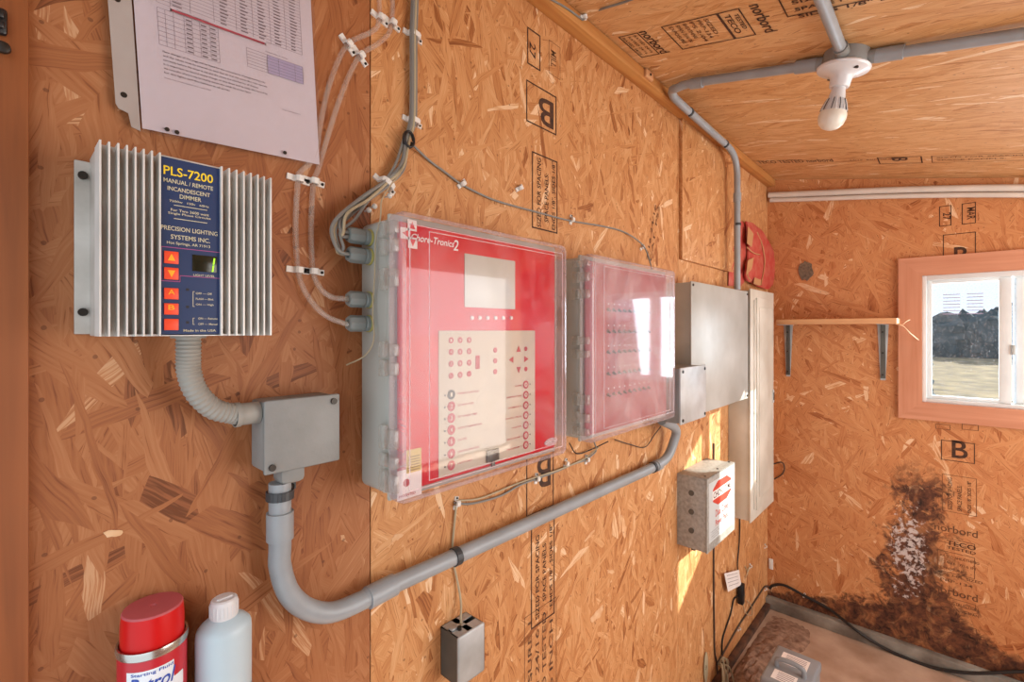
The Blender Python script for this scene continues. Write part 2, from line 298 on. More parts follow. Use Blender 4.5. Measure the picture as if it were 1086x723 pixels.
# ------------------------------------------------------------------ mesh building
class MB:
    def __init__(s): s.bm = bmesh.new(); s.mats = []; s.uv = s.bm.loops.layers.uv.new('UVMap')
    def mi(s, m):
        m = M[m] if isinstance(m, str) else m
        if m not in s.mats: s.mats.append(m)
        return s.mats.index(m)
    def _fin(s, faces, m, smooth=False):
        i = s.mi(m)
        for f in faces: f.material_index = i; f.smooth = smooth
    def box(s, x0, x1, y0, y1, z0, z1, m='white', r=0, seg=2, rot=None, piv=None):
        r0 = bmesh.ops.create_cube(s.bm, size=1); vs = r0['verts']
        for v in vs:
            v.co = Vector(((x0+x1)/2+v.co.x*abs(x1-x0), (y0+y1)/2+v.co.y*abs(y1-y0), (z0+z1)/2+v.co.z*abs(z1-z0)))
        fs = list({f for v in vs for f in v.link_faces})
        if r:
            es = list({e for v in vs for e in v.link_edges})
            res = bmesh.ops.bevel(s.bm, geom=es, offset=r, segments=seg, profile=0.5, affect='EDGES')
            fs = res['faces']; vs = list({v for f in fs for v in f.verts})
            # gather every face connected
            seen = set(fs); st = list(fs)
            while st:
                f = st.pop()
                for e_ in f.edges:
                    for g in e_.link_faces:
                        if g not in seen: seen.add(g); st.append(g)
            fs = list(seen); vs = list({v for f in fs for v in f.verts})
        if rot is not None:
            p = Vector(piv) if piv is not None else Vector(((x0+x1)/2, (y0+y1)/2, (z0+z1)/2))
            for v in vs: v.co = p+rot@(v.co-p)
        s._fin(fs, m, bool(r)); return s
    def quad(s, pts, m):
        vs = [s.bm.verts.new(p) for p in pts]; f = s.bm.faces.new(vs); s._fin([f], m); return s
    def prism(s, pts, vec, m, smooth=False):      # closed outline pushed along vec
        vec = Vector(vec); a = [s.bm.verts.new(Vector(p)) for p in pts]; b = [s.bm.verts.new(Vector(p)+vec) for p in pts]
        fs = [s.bm.faces.new(a), s.bm.faces.new(list(reversed(b)))]
        n = len(a)
        for i in range(n): fs.append(s.bm.faces.new((a[i], b[i], b[(i+1) % n], a[(i+1) % n])))
        s._fin(fs, m, smooth); return s
    def tube(s, pts, r, m, n=10, closed_caps=True, radii=None):
        pts = [Vector(p) for p in pts]; L = len(pts); i_m = s.mi(m)
        tan = [(pts[min(i+1, L-1)]-pts[max(i-1, 0)]).normalized() for i in range(L)]
        up = Vector((0, 0, 1)) if abs(tan[0].z) < 0.9 else Vector((1, 0, 0))
        a = tan[0].cross(up).normalized(); rings = []
        for i in range(L):
            a = (a-tan[i]*a.dot(tan[i])).normalized(); b = tan[i].cross(a); rr = radii[i] if radii else r
            rings.append([s.bm.verts.new(pts[i]+(a*math.cos(2*math.pi*k/n)+b*math.sin(2*math.pi*k/n))*rr) for k in range(n)])
        fs = []
        for i in range(L-1):
            for k in range(n):
                fs.append(s.bm.faces.new((rings[i][k], rings[i][(k+1) % n], rings[i+1][(k+1) % n], rings[i+1][k])))
        if closed_caps:
            fs.append(s.bm.faces.new(list(reversed(rings[0])))); fs.append(s.bm.faces.new(rings[-1]))
        s._fin(fs, m, True); return s
    def cyl(s, p0, p1, r, m, n=20, r1=None):
        return s.tube([p0, p1], r, m, n, radii=[r, r if r1 is None else r1])
    def lathe(s, prof, base, axis, m, n=32):      # prof: list of (radius, height)
        axis = Vector(axis).normalized(); up = Vector((0, 0, 1)) if abs(axis.z) < 0.9 else Vector((1, 0, 0))
        a = axis.cross(up).normalized(); b = axis.cross(a); base = Vector(base); rings = []
        for r, h in prof:
            if r < 1e-5: rings.append([s.bm.verts.new(base+axis*h)])
            else: rings.append([s.bm.verts.new(base+axis*h+(a*math.cos(2*math.pi*k/n)+b*math.sin(2*math.pi*k/n))*r) for k in range(n)])
        fs = []
        for A, B in zip(rings, rings[1:]):
            for k in range(n):
                k2 = (k+1) % n
                if len(A) == 1 and len(B) == 1: continue
                if len(A) == 1: fs.append(s.bm.faces.new((A[0], B[k2], B[k])))
                elif len(B) == 1: fs.append(s.bm.faces.new((A[k], A[k2], B[0])))
                else: fs.append(s.bm.faces.new((A[k], A[k2], B[k2], B[k])))
        s._fin(fs, m, True); return s
    def text(s, txt, o, right, up, wd, ht, m):
        vs, fs = text_data(txt); o = Vector(o); right = Vector(right); up = Vector(up)
        nv = [s.bm.verts.new(o+right*(x*wd)+up*(y*ht)) for x, y in vs]; out = []
        for f in fs:
            try: out.append(s.bm.faces.new([nv[i] for i in f]))
            except ValueError: pass
        s._fin(out, m); return s
    def build(s, name, parent=None, sharp=35):
        bm = s.bm; bmesh.ops.recalc_face_normals(bm, faces=bm.faces)
        for f in bm.faces:
            n = f.normal; ax = max(range(3), key=lambda i: abs(n[i]))
            for l in f.loops:
                c = l.vert.co
                l[s.uv].uv = ((c.y, c.z), (c.x, c.z), (c.x, c.y))[ax]
        for e_ in bm.edges:
            if len(e_.link_faces) == 2 and e_.calc_face_angle(0) > math.radians(sharp): e_.smooth = False
        me = bpy.data.meshes.new(name); bm.to_mesh(me); bm.free()
        for m in s.mats: me.materials.append(m)
        o = bpy.data.objects.new(name, me); COL.objects.link(o)
        if parent is not None:
            o.parent = parent; o.matrix_parent_inverse = Matrix.Translation(-parent.location)
        return o
_tc = {}
def text_data(t):
    if t not in _tc:
        cu = bpy.data.curves.new('t', 'FONT'); cu.body = t; cu.size = 1; cu.resolution_u = 3; cu.offset = 0.012
        ob = bpy.data.objects.new('t', cu); COL.objects.link(ob)
        dg = bpy.context.evaluated_depsgraph_get(); me = bpy.data.meshes.new_from_object(ob.evaluated_get(dg))
        vs = [(v.co.x, v.co.y) for v in me.vertices]; fs = [list(p.vertices) for p in me.polygons]
        x0 = min(v[0] for v in vs); x1 = max(v[0] for v in vs); y0 = min(v[1] for v in vs); y1 = max(v[1] for v in vs)
        _tc[t] = ([((x-x0)/(x1-x0), (y-y0)/max(1e-6, y1-y0)) for x, y in vs], fs)
        bpy.data.objects.remove(ob); bpy.data.curves.remove(cu); bpy.data.meshes.remove(me)
    return _tc[t]
def tag(o, label, cat, group=None):
    o['label'] = label; o['category'] = cat
    if group: o['group'] = group
    return o
def thing(name, loc, label, cat, group=None):
    o = bpy.data.objects.new(name, None); COL.objects.link(o); o.location = loc; o.empty_display_size = 0.05
    bpy.context.view_layer.update(); return tag(o, label, cat, group)
def struct(o): o['kind'] = 'structure'; return o
def smooth(pts, k=6):
    pts = [Vector(p) for p in pts]; out = []
    P = [pts[0]*2-pts[1]]+pts+[pts[-1]*2-pts[-2]]
    for i in range(1, len(P)-2):
        for j in range(k):
            t = j/k; a, b, c, d = P[i-1:i+3]
            out.append(0.5*((2*b)+(c-a)*t+(2*a-5*b+4*c-d)*t*t+(3*b-a-3*c+d)*t**3))
    out.append(pts[-1]); return out
X_, Y_, Z_ = Vector((1, 0, 0)), Vector((0, 1, 0)), Vector((0, 0, 1))
def frame(mb, x0, x1, z0, z1, y, t, m, sk=0.0):   # outline of thin quads facing -y
    for a, b, c, d in ((x0, x1, z0, z0+t), (x0, x1, z1-t, z1), (x0, x0+t, z0+t, z1-t), (x1-t, x1, z0+t, z1-t)):
        mb.quad([(a, y, c), (b, y, c), (b, y, d), (a, y, d)], m)
def framep(mb, o, r, u, w, h, t, m):              # outline in any plane: origin o, unit r/u
    o = Vector(o); r = Vector(r); u = Vector(u)
    for a, b, c, d in ((0, w, 0, t), (0, w, h-t, h), (0, t, t, h-t), (w-t, w, t, h-t)):
        mb.quad([o+r*a+u*c, o+r*b+u*c, o+r*b+u*d, o+r*a+u*d], m)
# ================================================================== THE SETTING
S1 = on_wall(392.7, 350).x; S2 = S1+1.22
b = MB(); b.box(-0.12, 2.9, 0.012, 0.10, -0.1, 2.35, 'darkgrey')
b.box(0.0, S1-0.0012, 0, 0.012, 0, 2.26, 'osb_dark_falloff'); b.box(S1+0.0012, S2-0.001, 0, 0.012, 0, 2.26, 'osb'); b.box(S2+0.001, BX, 0, 0.012, 0, 2.26, 'osb')
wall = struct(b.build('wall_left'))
# back wall with a window hole
wl = on_back(978, 350).y; wy0 = wl; wy1 = wl-0.60
wz1 = on_back(978, 292.5).z; wz0 = on_back(978, 426).z
b = MB(); RY = -1.85
b.box(BX, BX+0.10, wy0, 0.012, 0, 2.3, 'osb_back'); b.box(BX, BX+0.10, RY, wy1, 0, 2.3, 'osb_back')
b.box(BX, BX+0.10, wy1, wy0, 0, wz0, 'osb_back'); b.box(BX, BX+0.10, wy1, wy0, wz1, 2.3, 'osb_back')
wback = struct(b.build('wall_back'))
b = MB(); b.box(0, 0.85, RY-0.1, RY, 0, 2.0, 'osb'); b.box(2.6, BX, RY-0.1, RY, 0, 2.0, 'osb'); b.box(0.85, 2.6, RY-0.1, RY, 0, 0.6, 'osb'); b.box(0.85, 2.6, RY-0.1, RY, 1.9, 2.0, 'osb')  # unseen wall; its opening is added to let the side fill in
struct(b.build('wall_right'))
b = MB(); b.box(-0.10, 0.0, RY, -1.05, 0, 2.1, 'osb'); b.box(-0.10, 0.0, -1.05, -0.05, 2.0, 2.3, 'osb')
struct(b.build('wall_front'))
b = MB(); b.box(-0.1, BX+0.1, RY-0.1, 0.1, -0.1, 0, 'conc'); floor = struct(b.build('floor'))
b = MB(); cs = on_ceil(905, 97).x
def cslab(x0, x1, m, z=0):
    b.prism([(x0, 0.1, ceil_z(0.1, -z)), (x0, RY-0.15, ceil_z(RY-0.15, -z)), (x0, RY-0.15, ceil_z(RY-0.15, -z)+0.012), (x0, 0.1, ceil_z(0.1, -z)+0.012)], (x1-x0, 0, 0), m)
cslab(-0.12, cs-1.2215, 'osb_ceil'); cslab(cs-1.2185, cs-0.0015, 'osb_ceil'); cslab(cs+0.0015, BX+0.12, 'osb_ceil'); cslab(-0.12, BX+0.12, 'darkgrey', 0.0125)
ceiling = struct(b.build('ceiling'))
# top plate along the long wall
b = MB(); b.box(0.0, BX, -0.038, 0, 2.203, 2.236, 'lum', r=0.002); struct(b.build('trim_1'))
# door jamb post at the near end
b = MB(); b.box(-0.10, 0.0232, -0.016, 0.0, 0.0, 2.203, 'lumv', r=0.0015); struct(b.build('trim_2'))
# cover board closing the upper wall near the back corner
pl = on_wall(720, 276); pr = on_wall(777, 285)
b = MB(); b.box(pl.x, pr.x, -0.013, 0, on_wall(720, 275).z, 2.203, 'osb', r=0.001); struct(b.build('trim_3'))
# sill board on the floor against the back wall
b = MB(); b.box(BX-0.04, BX, RY, 0, 0, 0.055, 'sill', r=0.004); struct(b.build('baseboard_back'))
b = MB(); b.box(1.2, BX-0.04, -0.025, 0, 0, 0.03, 'darksill', r=0.004); struct(b.build('baseboard_left'))
# ---- window
TW = 0.085
b = MB()
y0, y1 = wy0+TW, wy1-TW; z0, z1 = wz0-TW*0.62, wz1+TW*0.62
z1o = on_back(953, 275).z; z0o = on_back(953, 442).z; y0 = on_back(953, 350).y
def mitre(pts, m): b.prism([Vector(p) for p in pts], (-0.018, 0, 0), m)
mitre([(BX, y0, z0o), (BX, wy0, wz0), (BX, wy0, wz1), (BX, y0, z1o)], 'trimv')
mitre([(BX, y1, z0o), (BX, wy1, wz0), (BX, wy1, wz1), (BX, y1, z1o)], 'trimv')
mitre([(BX, y0, z1o), (BX, wy0, wz1), (BX, wy1, wz1), (BX, y1, z1o)], 'trim')
mitre([(BX, y0, z0o), (BX, wy0, wz0), (BX, wy1, wz0), (BX, y1, z0o)], 'trim')
struct(b.build('trim_4'))
fw = 0.022; b = MB(); fx0, fx1 = BX+0.0, BX+0.07
b.box(fx0, fx1, wy0-fw*0.7, wy0, wz0, wz1, 'vinyl', r=0.002); b.box(fx0, fx1, wy1, wy1+fw, wz0, wz1, 'vinyl', r=0.002)
b.box(fx0+.0005, fx1, wy1+fw, wy0-fw*.7, wz0, wz0+0.016, 'vinyl', r=0.001); b.box(fx0+.0005, fx1, wy1+fw, wy0-fw*.7, wz1-fw, wz1, 'vinyl', r=0.001)
my = on_back(1075, 350).y
for a, c in ((wy0-fw*0.7, my+0.004), (my-0.002, wy1+fw)):
    a, c = max(a, c), min(a, c); x0 = fx0+0.018 if a > my else fx0+0.038; t = 0.017; t2 = 0.036 if a > my else 0.017; t1 = 0.017 if a > my else 0.040
    b.box(x0, x0+0.018, a-t1, a, wz0+0.016, wz1-fw, 'vinyl', r=0.002); b.box(x0, x0+0.018, c, c+t2, wz0+0.016, wz1-fw, 'vinyl', r=0.002)
    b.box(x0+.0005, x0+0.018, c+t2, a-t1, wz0+0.016, wz0+0.030, 'vinyl', r=0.001); b.box(x0+.0005, x0+0.018, c+t2, a-t1, wz1-fw-0.014, wz1-fw, 'vinyl', r=0.001)
win = struct(b.build('window_1'))
b = MB(); b.box(fx0+0.025, fx0+0.029, my-0.01, wy0-0.02, wz0+0.02, wz1-0.03, 'glass'); b.build('pane', win)
b = MB(); b.box(fx0+0.045, fx0+0.049, wy1+0.02, my, wz0+0.02, wz1-0.03, 'glass'); b.build('pane', win)
b = MB(); lp = on_back(1071, 371); b.box(fx0+0.010, fx0+0.018, my-0.006, my+0.004, lp.z-0.02, lp.z+0.02, 'cabinet', r=0.002); b.build('latch', win)
# what lies outside
b = MB(); b.prism([(2.95, 40, -0.35), (2.95, -40, -0.35), (2.95, -40, -0.1), (2.95, 40, -0.1)], (0, 0, 0.0001), 'grass') if False else None
gv = [b.bm.verts.new(p_) for p_ in ((2.95, 40, -0.15), (2.95, -40, -0.15), (24, -40, 0.62), (24, 40, 0.62), (80, -80, 1.2), (80, 80, 1.2))]
b._fin([b.bm.faces.new((gv[0], gv[1], gv[2], gv[3])), b.bm.faces.new((gv[3], gv[2], gv[4], gv[5]))], 'grass')
tag(b.build('ground'), 'dry tan grass field seen through the window', 'ground')['kind'] = 'stuff'
def lumps(b, spots, seed):
    random.seed(seed)
    for (x_, y_, z_, rr, hh) in spots:
        ic = bmesh.ops.create_icosphere(b.bm, subdivisions=3, radius=1)
        for v in ic['verts']:
            n_ = 1+random.uniform(-0.16, 0.16); v.co = Vector((x_+v.co.x*rr*n_, y_+v.co.y*rr*n_, z_+v.co.z*hh*n_))
        b._fin(list({f for v in ic['verts'] for f in v.link_faces}), 'hedge', False)
b = MB(); random.seed(3)
lumps(b, [(22+random.random()*1.5, -16+k*0.27, 0.95+random.random()*.25, .45+random.random()*.25, .75+random.random()*.25+.16*math.sin(k*.4)) for k in range(105)], 4)
tag(b.build('hedgerow'), 'dark bushes along the far edge of the field outside the window', 'bushes')['kind'] = 'stuff'
b = MB(); lumps(b, [(8.3+random.random()*.2, -.30+random.uniform(-.1, .1)*(1-k/22), .1+k*.085, .30*(1-k/26), .16) for k in range(22)], 6)
b.cyl((8.4, -.30, -.1), (8.4, -.30, .4), .05, 'hedge'); tag(b.build('shrub'), 'narrow dark evergreen shrub outside at the left edge of the window', 'shrub')
b = MB(); sx_ = fx0+.0245
for k in range(7):
    a = on_back(1000, 313+3.4*k, sx_); 
    for j_ in range(2): b.quad([(sx_, a.y-.0-.075*j_, a.z), (sx_, a.y-.055-.07*j_, a.z), (sx_, a.y-.055-.07*j_, a.z+.0035), (sx_, a.y-.0-.075*j_, a.z+.0035)], 'lav')
b.build('sticker_residue', win)
# ---- grade stamps printed on the boards (children of the wall or ceiling they are printed on)
b = MB(); E = 0.0006
def wbox(x0, y0, x1, y1, m='ink', t=0.0034):   # px rect on the long wall, origin top-left / bottom-right
    a = on_wall(x0, y0); c = on_wall(x1, y1); frame(b, a.x, c.x, c.z, a.z, -E, t, m); return a, c
a, c = wbox(558, 84, 590, 144); b.text('B', (c.x-0.012, -E, a.z-0.02), -X_, -Z_, (c.x-a.x)*0.5, (a.z-c.z)*0.68, 'ink')
b.text('B', (a.x+0.021, -E, c.z+0.016), X_, Z_, 0, 0.01, 'ink') if False else None
a, c = wbox(559, 28, 573, 76); b.text('27', (a.x+0.008, -E, a.z-0.03), -Z_, X_, (a.z-c.z)*0.4, (c.x-a.x)*0.45, 'ink')
a, c = wbox(582, 42, 594, 85, 'ink2', 0.0012); b.text('MILL', (a.x+0.008, -E, a.z-0.02), -Z_, X_, (a.z-c.z)*0.5, (c.x-a.x)*0.45, 'ink2')
p = on_wall(598, 18); b.text('norbord', (p.x, -E, p.z+0.02), -X_, -Z_, 0.092, 0.022, 'ink')
a, c = wbox(564, 160, 591, 248)
hh = a.z-c.z; ww = c.x-a.x
for i, (t_, f0, f1) in enumerate((('SIZED FOR SPACING', 0.03, 0.95), ('SPACE PANELS:', 0.12, 0.78), ('ENDS 1/8", SIDES 1/8"', 0.04, 0.97))):
    b.text(t_, (a.x+ww*(0.34+0.29*i), -E, c.z+hh*f0), Z_, -X_, hh*(f1-f0), ww*0.15, 'ink')
a, c = wbox(558, 480, 587, 536, 'ink'); b.text('B', (c.x-0.012, -E, a.z-0.02), -X_, -Z_, (c.x-a.x)*0.5, (a.z-c.z)*0.5, 'ink')
a, c = wbox(563, 560, 588, 650)
hh = a.z-c.z; ww = c.x-a.x
for i, (t_, f0, f1) in enumerate((('SIZED FOR SPACING', 0.06, 0.9), ('SPACE PANELS:', 0.2, 0.8), ('ENDS 1/8", SIDES 1/8"', 0.1, 0.95))):
    b.text(t_, (a.x+ww*(0.34+0.29*i), -E, c.z+hh*f0), Z_, -X_, hh*(f1-f0), ww*0.15, 'ink')
a, c = wbox(556, 655, 590, 760, 'ink2', 0.0015)
hh = a.z-c.z; ww = c.x-a.x
for i, t_ in enumerate(('EXPOSURE 1', 'SPAN 24/16', 'TECO TESTED', '7/16 INCH')):
    b.text(t_, (a.x+ww*(0.22+0.22*i), -E, c.z+hh*0.06), Z_, -X_, hh*(0.88-0.1*(i % 2)), ww*0.12, 'ink2')
random.seed(21)
for (px_, py_2, w_, h_) in ((647, 606, .05, .012), (634, 650, .075, .035), (625, 568, .06, .012), (662, 585, .022, .012), (707, 558, .012, .03), (712, 640, .018, .06), (553, 72, .006, .008), (120, 565, .02, .01), (420, 570, .03, .012), (700, 500, .03, .008)):
    c_ = on_wall(px_, py_2); n_ = 14; sl_ = random.uniform(-.5, .3)
    b.prism([(c_.x+w_/2*math.cos(2*math.pi*k/n_)*random.uniform(.55, 1.1), -.0009, c_.z+h_/2*math.sin(2*math.pi*k/n_)*random.uniform(.5, 1.1)+sl_*w_/2*math.cos(2*math.pi*k/n_)) for k in range(n_)], (0, .0009, 0), 'scuff')
p = on_wall(690, 225)
for i, t_ in enumerate(('7/16 24/16', 'CAT. PS2')):
    b.text(t_, (p.x-0.02+0.025*i, -E, p.z-0.16), (0.3, 0, 0.95), (-0.95, 0, 0.3), 0.2, 0.013, 'ink2')
b.build('grade_stamp', wall)
b = MB(); XB = BX-E
def bbox(x0, y0, x1, y1, m='ink', t=0.003):
    a = on_back(x0, y0); c = on_back(x1, y1); framep(b, (XB, a.y, c.z), -Y_, Z_, a.y-c.y, a.z-c.z, t, m); return a, c
a, c = bbox(996, 219, 1009, 239); b.text('27', (XB, a.y-0.012, a.z-0.03), -Z_, -Y_, 0.03, 0.025, 'ink')
a, c = bbox(1020, 216, 1035, 236.5); b.text('MAR', (XB, a.y-0.016, a.z-0.02), -Z_, -Y_, 0.05, 0.025, 'ink')
a, c = bbox(1000, 249, 1035, 287); b.text('B', (XB, a.y-0.035, c.z+0.03), -Y_, Z_, 0.045, 0.075, 'ink')
a, c = bbox(998, 466, 1034, 492); b.text('B', (XB, a.y-0.034, c.z+0.015), -Y_, Z_, 0.05, 0.075, 'ink')
bbox(992, 449, 1008, 456, 'ink2', 0.002); bbox(1020, 449, 1038, 457, 'ink2', 0.002)
a, c = bbox(999, 502, 1036, 548, 'ink2', 0.002); hh = a.z-c.z; ww = a.y-c.y
for i, (t_, f) in enumerate((('SIZED FOR SPACING', 0.92), ('SPACE PANELS:', 0.75), ('ENDS 1/8", SIDES 1/8"', 0.9))):
    b.text(t_, (XB, a.y-ww*(0.30+0.28*i), c.z+0.01), Z_, Y_, hh*f-0.01, ww*0.13, 'ink')
p = on_back(991, 561); b.text('norbord', (XB, p.y, p.z), -Y_, Z_, 0.135, 0.030, 'ink2')
a, c = bbox(994, 568, 1034, 582, 'ink2', 0.002); b.text('TECO', (XB, a.y-0.03, a.z-0.028), -Y_, Z_, 0.09, 0.02, 'ink'); b.text('TESTED', (XB, a.y-0.03, a.z-0.045), -Y_, Z_, 0.09, 0.012, 'ink')
a, c = bbox(994, 582, 1034, 614, 'ink2', 0.002)
for i, t_ in enumerate(('RATED SHEATHING', '24/16  7/16 IN', 'EXPOSURE 1', 'PS 2-04  SIZED', 'PRP-134')):
    b.text(t_, (XB, a.y-0.01-0.01*(i % 2), a.z-0.026-0.026*i), -Y_, Z_, 0.12-0.02*(i % 3), 0.011, 'ink2')
p = on_back(991, 626); b.text('norbord', (XB, p.y, p.z), -Y_, Z_, 0.135, 0.030, 'ink2')
a, c = bbox(995, 630, 1035, 648, 'ink2', 0.002)
for i, t_ in enumerate(('CONSTRUCTION', 'SHEATHING SPAN')):
    b.text(t_, (XB, a.y-0.015, a.z-0.025-0.026*i), -Y_, Z_, 0.11, 0.011, 'ink2')
bbox(997, 655, 1036, 680, 'ink2', 0.002)
b.build('grade_stamp', wback)
b = MB(); cu = Vector((0, 1, CSL)).normalized(); dz = Vector((0, 0, -0.0012))
def cbox(p, w_, h_, t=0.003, m='ink'):    # p = corner nearest the long wall & camera; r runs away from the wall, u towards the back
    framep(b, p+dz, -cu, X_, w_, h_, t, m)
def ctext(t_, p, w_, h_, m='ink'): b.text(t_, p+dz+cu*h_, X_, -cu, w_, h_, m)
p0 = on_ceil(657, 41)
rowx = on_ceil(657, 41).x; rx1 = on_ceil(679, 60).x; W1 = max(0.1, rx1-rowx)
def cpt(yd, x): return Vector((x, -yd, ceil_z(-yd)))
def yat(px, py): return -on_ceil(px, py).y
ya, yb = yat(657, 41), yat(676, 37)
xlo = on_ceil(757, 12).x
xlo = (on_ceil(657, 41).x+on_ceil(757, 12).x)/2; xhi = (on_ceil(679, 60).x+on_ceil(796, 39).x)/2; WX = xhi-xlo
b.text('norbord', cpt(yat(702, 50)-.018, xlo)+dz, X_, -cu, WX, 0.028, 'ink')
b.text('norbord', cpt(yat(814, 35)-.004, xlo)+dz, X_, -cu, WX, 0.028, 'ink')
cbox(cpt(yat(668, 50), xlo), yat(688, 45)-yat(668, 50), WX); 
for i in range(3): ctext('RATED 24/16', cpt(yat(674+7*i, 50), xlo+0.01), WX*0.8, 0.008, 'ink2')
cbox(cpt(yat(712, 40), xlo), yat(772, 28)-yat(712, 40), WX)
for i in range(6): ctext(('EXPOSURE 1', 'SPAN 7/16 IN', 'SHEATHING', 'PS 2-04', 'PRP-134', 'SIZED')[i], cpt(yat(724+8.5*i, 40), xlo+0.01), WX*(0.8-0.1*(i % 3)), 0.010, 'ink2')
cbox(cpt(yat(772, 30), xlo), yat(796, 26)-yat(772, 30), WX)
ctext('TECO', cpt(yat(783, 28), xlo+0.015), WX*0.7, 0.014); ctext('TESTED', cpt(yat(792, 28), xlo+0.02), WX*0.55, 0.010)
ya = yat(836, 20); cbox(cpt(ya, xlo), 0.34, WX*0.62)
for i in range(3): b.text(('SIZED FOR SPACING', 'SPACE PANELS: ENDS 1/8"', 'SIDES 1/8" EXPOSURE')[i], cpt(ya+0.02, xlo+0.034+0.03*i)+dz, -cu, -X_, 0.3, 0.014, 'ink')
# second row near the back wall
q0 = on_ceil(810, 172); q1 = on_ceil(880, 168)
b.text('TECO TESTED norbord', cpt(0.05, 2.44)+dz, -cu, -X_, 0.30, 0.05, 'ink2')
cbox(cpt(yat(932, 172), 2.40), 0.14, 0.10, 0.004); ctext('B', cpt(yat(940, 172)+0.07, 2.41), 0.05, 0.05)
cbox(cpt(yat(988, 170), 2.40), 0.28, 0.10, 0.003, 'ink2')
for i in range(2): b.text(('SIZED FOR SPACING', 'SPACE PANELS:')[i], cpt(yat(990, 170)+0.01, 2.434+0.035*i)+dz, -cu, -X_, 0.25-0.06*i, 0.014, 'ink2')
b.text('24/16  EXPOSURE', cpt(0.40, 2.434)+dz, -cu, -X_, 0.16, 0.014, 'ink2')
b.build('grade_stamp', ceiling)
# patch of grey putty on the back wall
p = on_back(855, 287); b = MB(); random.seed(5)
pts = [(BX-0.004, p.y+0.032*math.cos(a_)*(1+random.uniform(-.2, .2)), p.z+0.048*math.sin(a_)*(1+random.uniform(-.15, .15))) for a_ in [k*math.pi/9 for k in range(18)]]
b.prism(pts, (0.004, 0, 0), 'patch'); tag(b.build('putty_patch'), 'rough grey putty patch on the back wall above the shelf', 'patch')
# mound of dirt swept along the wall foot
b = MB(); random.seed(11)
g = bmesh.ops.create_grid(b.bm, x_segments=40, y_segments=14, size=0.5)
for v in g['verts']:
    fx, fy = v.co.x+0.5, v.co.y+0.5
    e_ = math.sin(math.pi*min(1, max(0, fx)))**0.5*math.sin(math.pi*min(1, max(0, fy)))**0.7
    v.co = Vector((1.55+fx*1.15, -0.03-fy*(0.16+0.05*math.sin(fx*9)), -0.003+e_*(0.012+random.random()*0.018)))
b._fin(list(b.bm.faces), 'dirt', True)
tag(b.build('dirt'), 'crumbled brown dirt lying on the floor along the wall foot', 'dirt')['kind'] = 'stuff'
# ================================================================== CONDUITS on the ceiling, lamp
RC = 0.0125
hub = on_ceil(897, 74, 0.03); HX, HYY = 1.43, -0.525
hz = ceil_z(HYY, 0.0)
nrm = Vector((0, CSL, -1)).normalized()
cen = Vector((HX, HYY, hz))
lamp = thing('ceiling_lamp', cen, 'white porcelain lampholder with bulb on a round grey ceiling box', 'ceiling lamp')
b = MB(); b.lathe([(0, -0.002), (0.048, -0.002), (0.05, 0.004), (0.05, 0.030), (0.047, 0.034), (0, 0.034)], cen, nrm, 'pvc_d', 32)
for d_ in (cu, -cu, -X_): b.cyl(cen+nrm*0.018+d_*0.044, cen+nrm*0.018+d_*0.078, 0.016, 'pvc_d')
b.build('junction_box', lamp)
b = MB(); b.lathe([(0, 0.034), (0.055, 0.034), (0.058, 0.038), (0.056, 0.043), (0.040, 0.050), (0.028, 0.055), (0.0235, 0.062), (0.022, 0.080), (0.020, 0.083), (0, 0.083)], cen, nrm, 'porc', 40)
for k in (0.7, 3.84): b.cyl(cen+nrm*0.045+(cu*math.cos(k)+X_*math.sin(k))*0.042, cen+nrm*0.0505+(cu*math.cos(k)+X_*math.sin(k))*0.042, 0.005, 'screw', 10)
b.build('lampholder', lamp)
b = MB(); b.lathe([(0, 0.083), (0.0135, 0.083), (0.015, 0.088), (0.0175, 0.10), (0.021, 0.12), (0.0265, 0.135), (0.029, 0.142)], cen, nrm, 'porc', 32)
for k in range(20):
    a_ = k*math.pi/10; d_ = cu*math.cos(a_)+X_*math.sin(a_)
    b.tube([cen+nrm*0.112+d_*0.0205, cen+nrm*0.128+d_*0.0262, cen+nrm*0.141+d_*0.0295], 0.0011, 'darkgrey' if k % 2 else 'porc', 5)
bb = b.build('bulb', lamp); bb['label'] = 'white ribbed bulb neck and milky globe'
b = MB(); b.lathe([(0.029, 0.142), (0.031, 0.150), (0.0305, 0.160), (0.027, 0.171), (0.019, 0.180), (0.010, 0.184), (0, 0.185)], cen, nrm, 'bulbg', 32); b.build('globe', bb)
def conduit(name, pts, label, r=RC, mat='pvc', parts=()):
    t = thing(name, Vector(pts[0]), label, 'conduit')
    b = MB(); b.tube(pts, r, mat, 16); b.build('pipe', t)
    for a_, c_, rr in parts: bb = MB(); bb.tube([a_, c_], rr, mat, 18); bb.build('coupling', t)
    return t
d0 = 0.018
j = cen+nrm*0.018
# towards the camera
conduit('conduit', [j-X_*0.06, j-X_*0.5, j-X_*1.30], 'grey conduit running from the lamp box towards the doorway along the ceiling')
# towards the right wall
conduit('conduit', [j-cu*0.06, j-cu*0.5, j-cu*1.30], 'grey conduit crossing the ceiling right of the lamp', parts=[(j-cu*0.062, j-cu*0.115, 0.0165)])
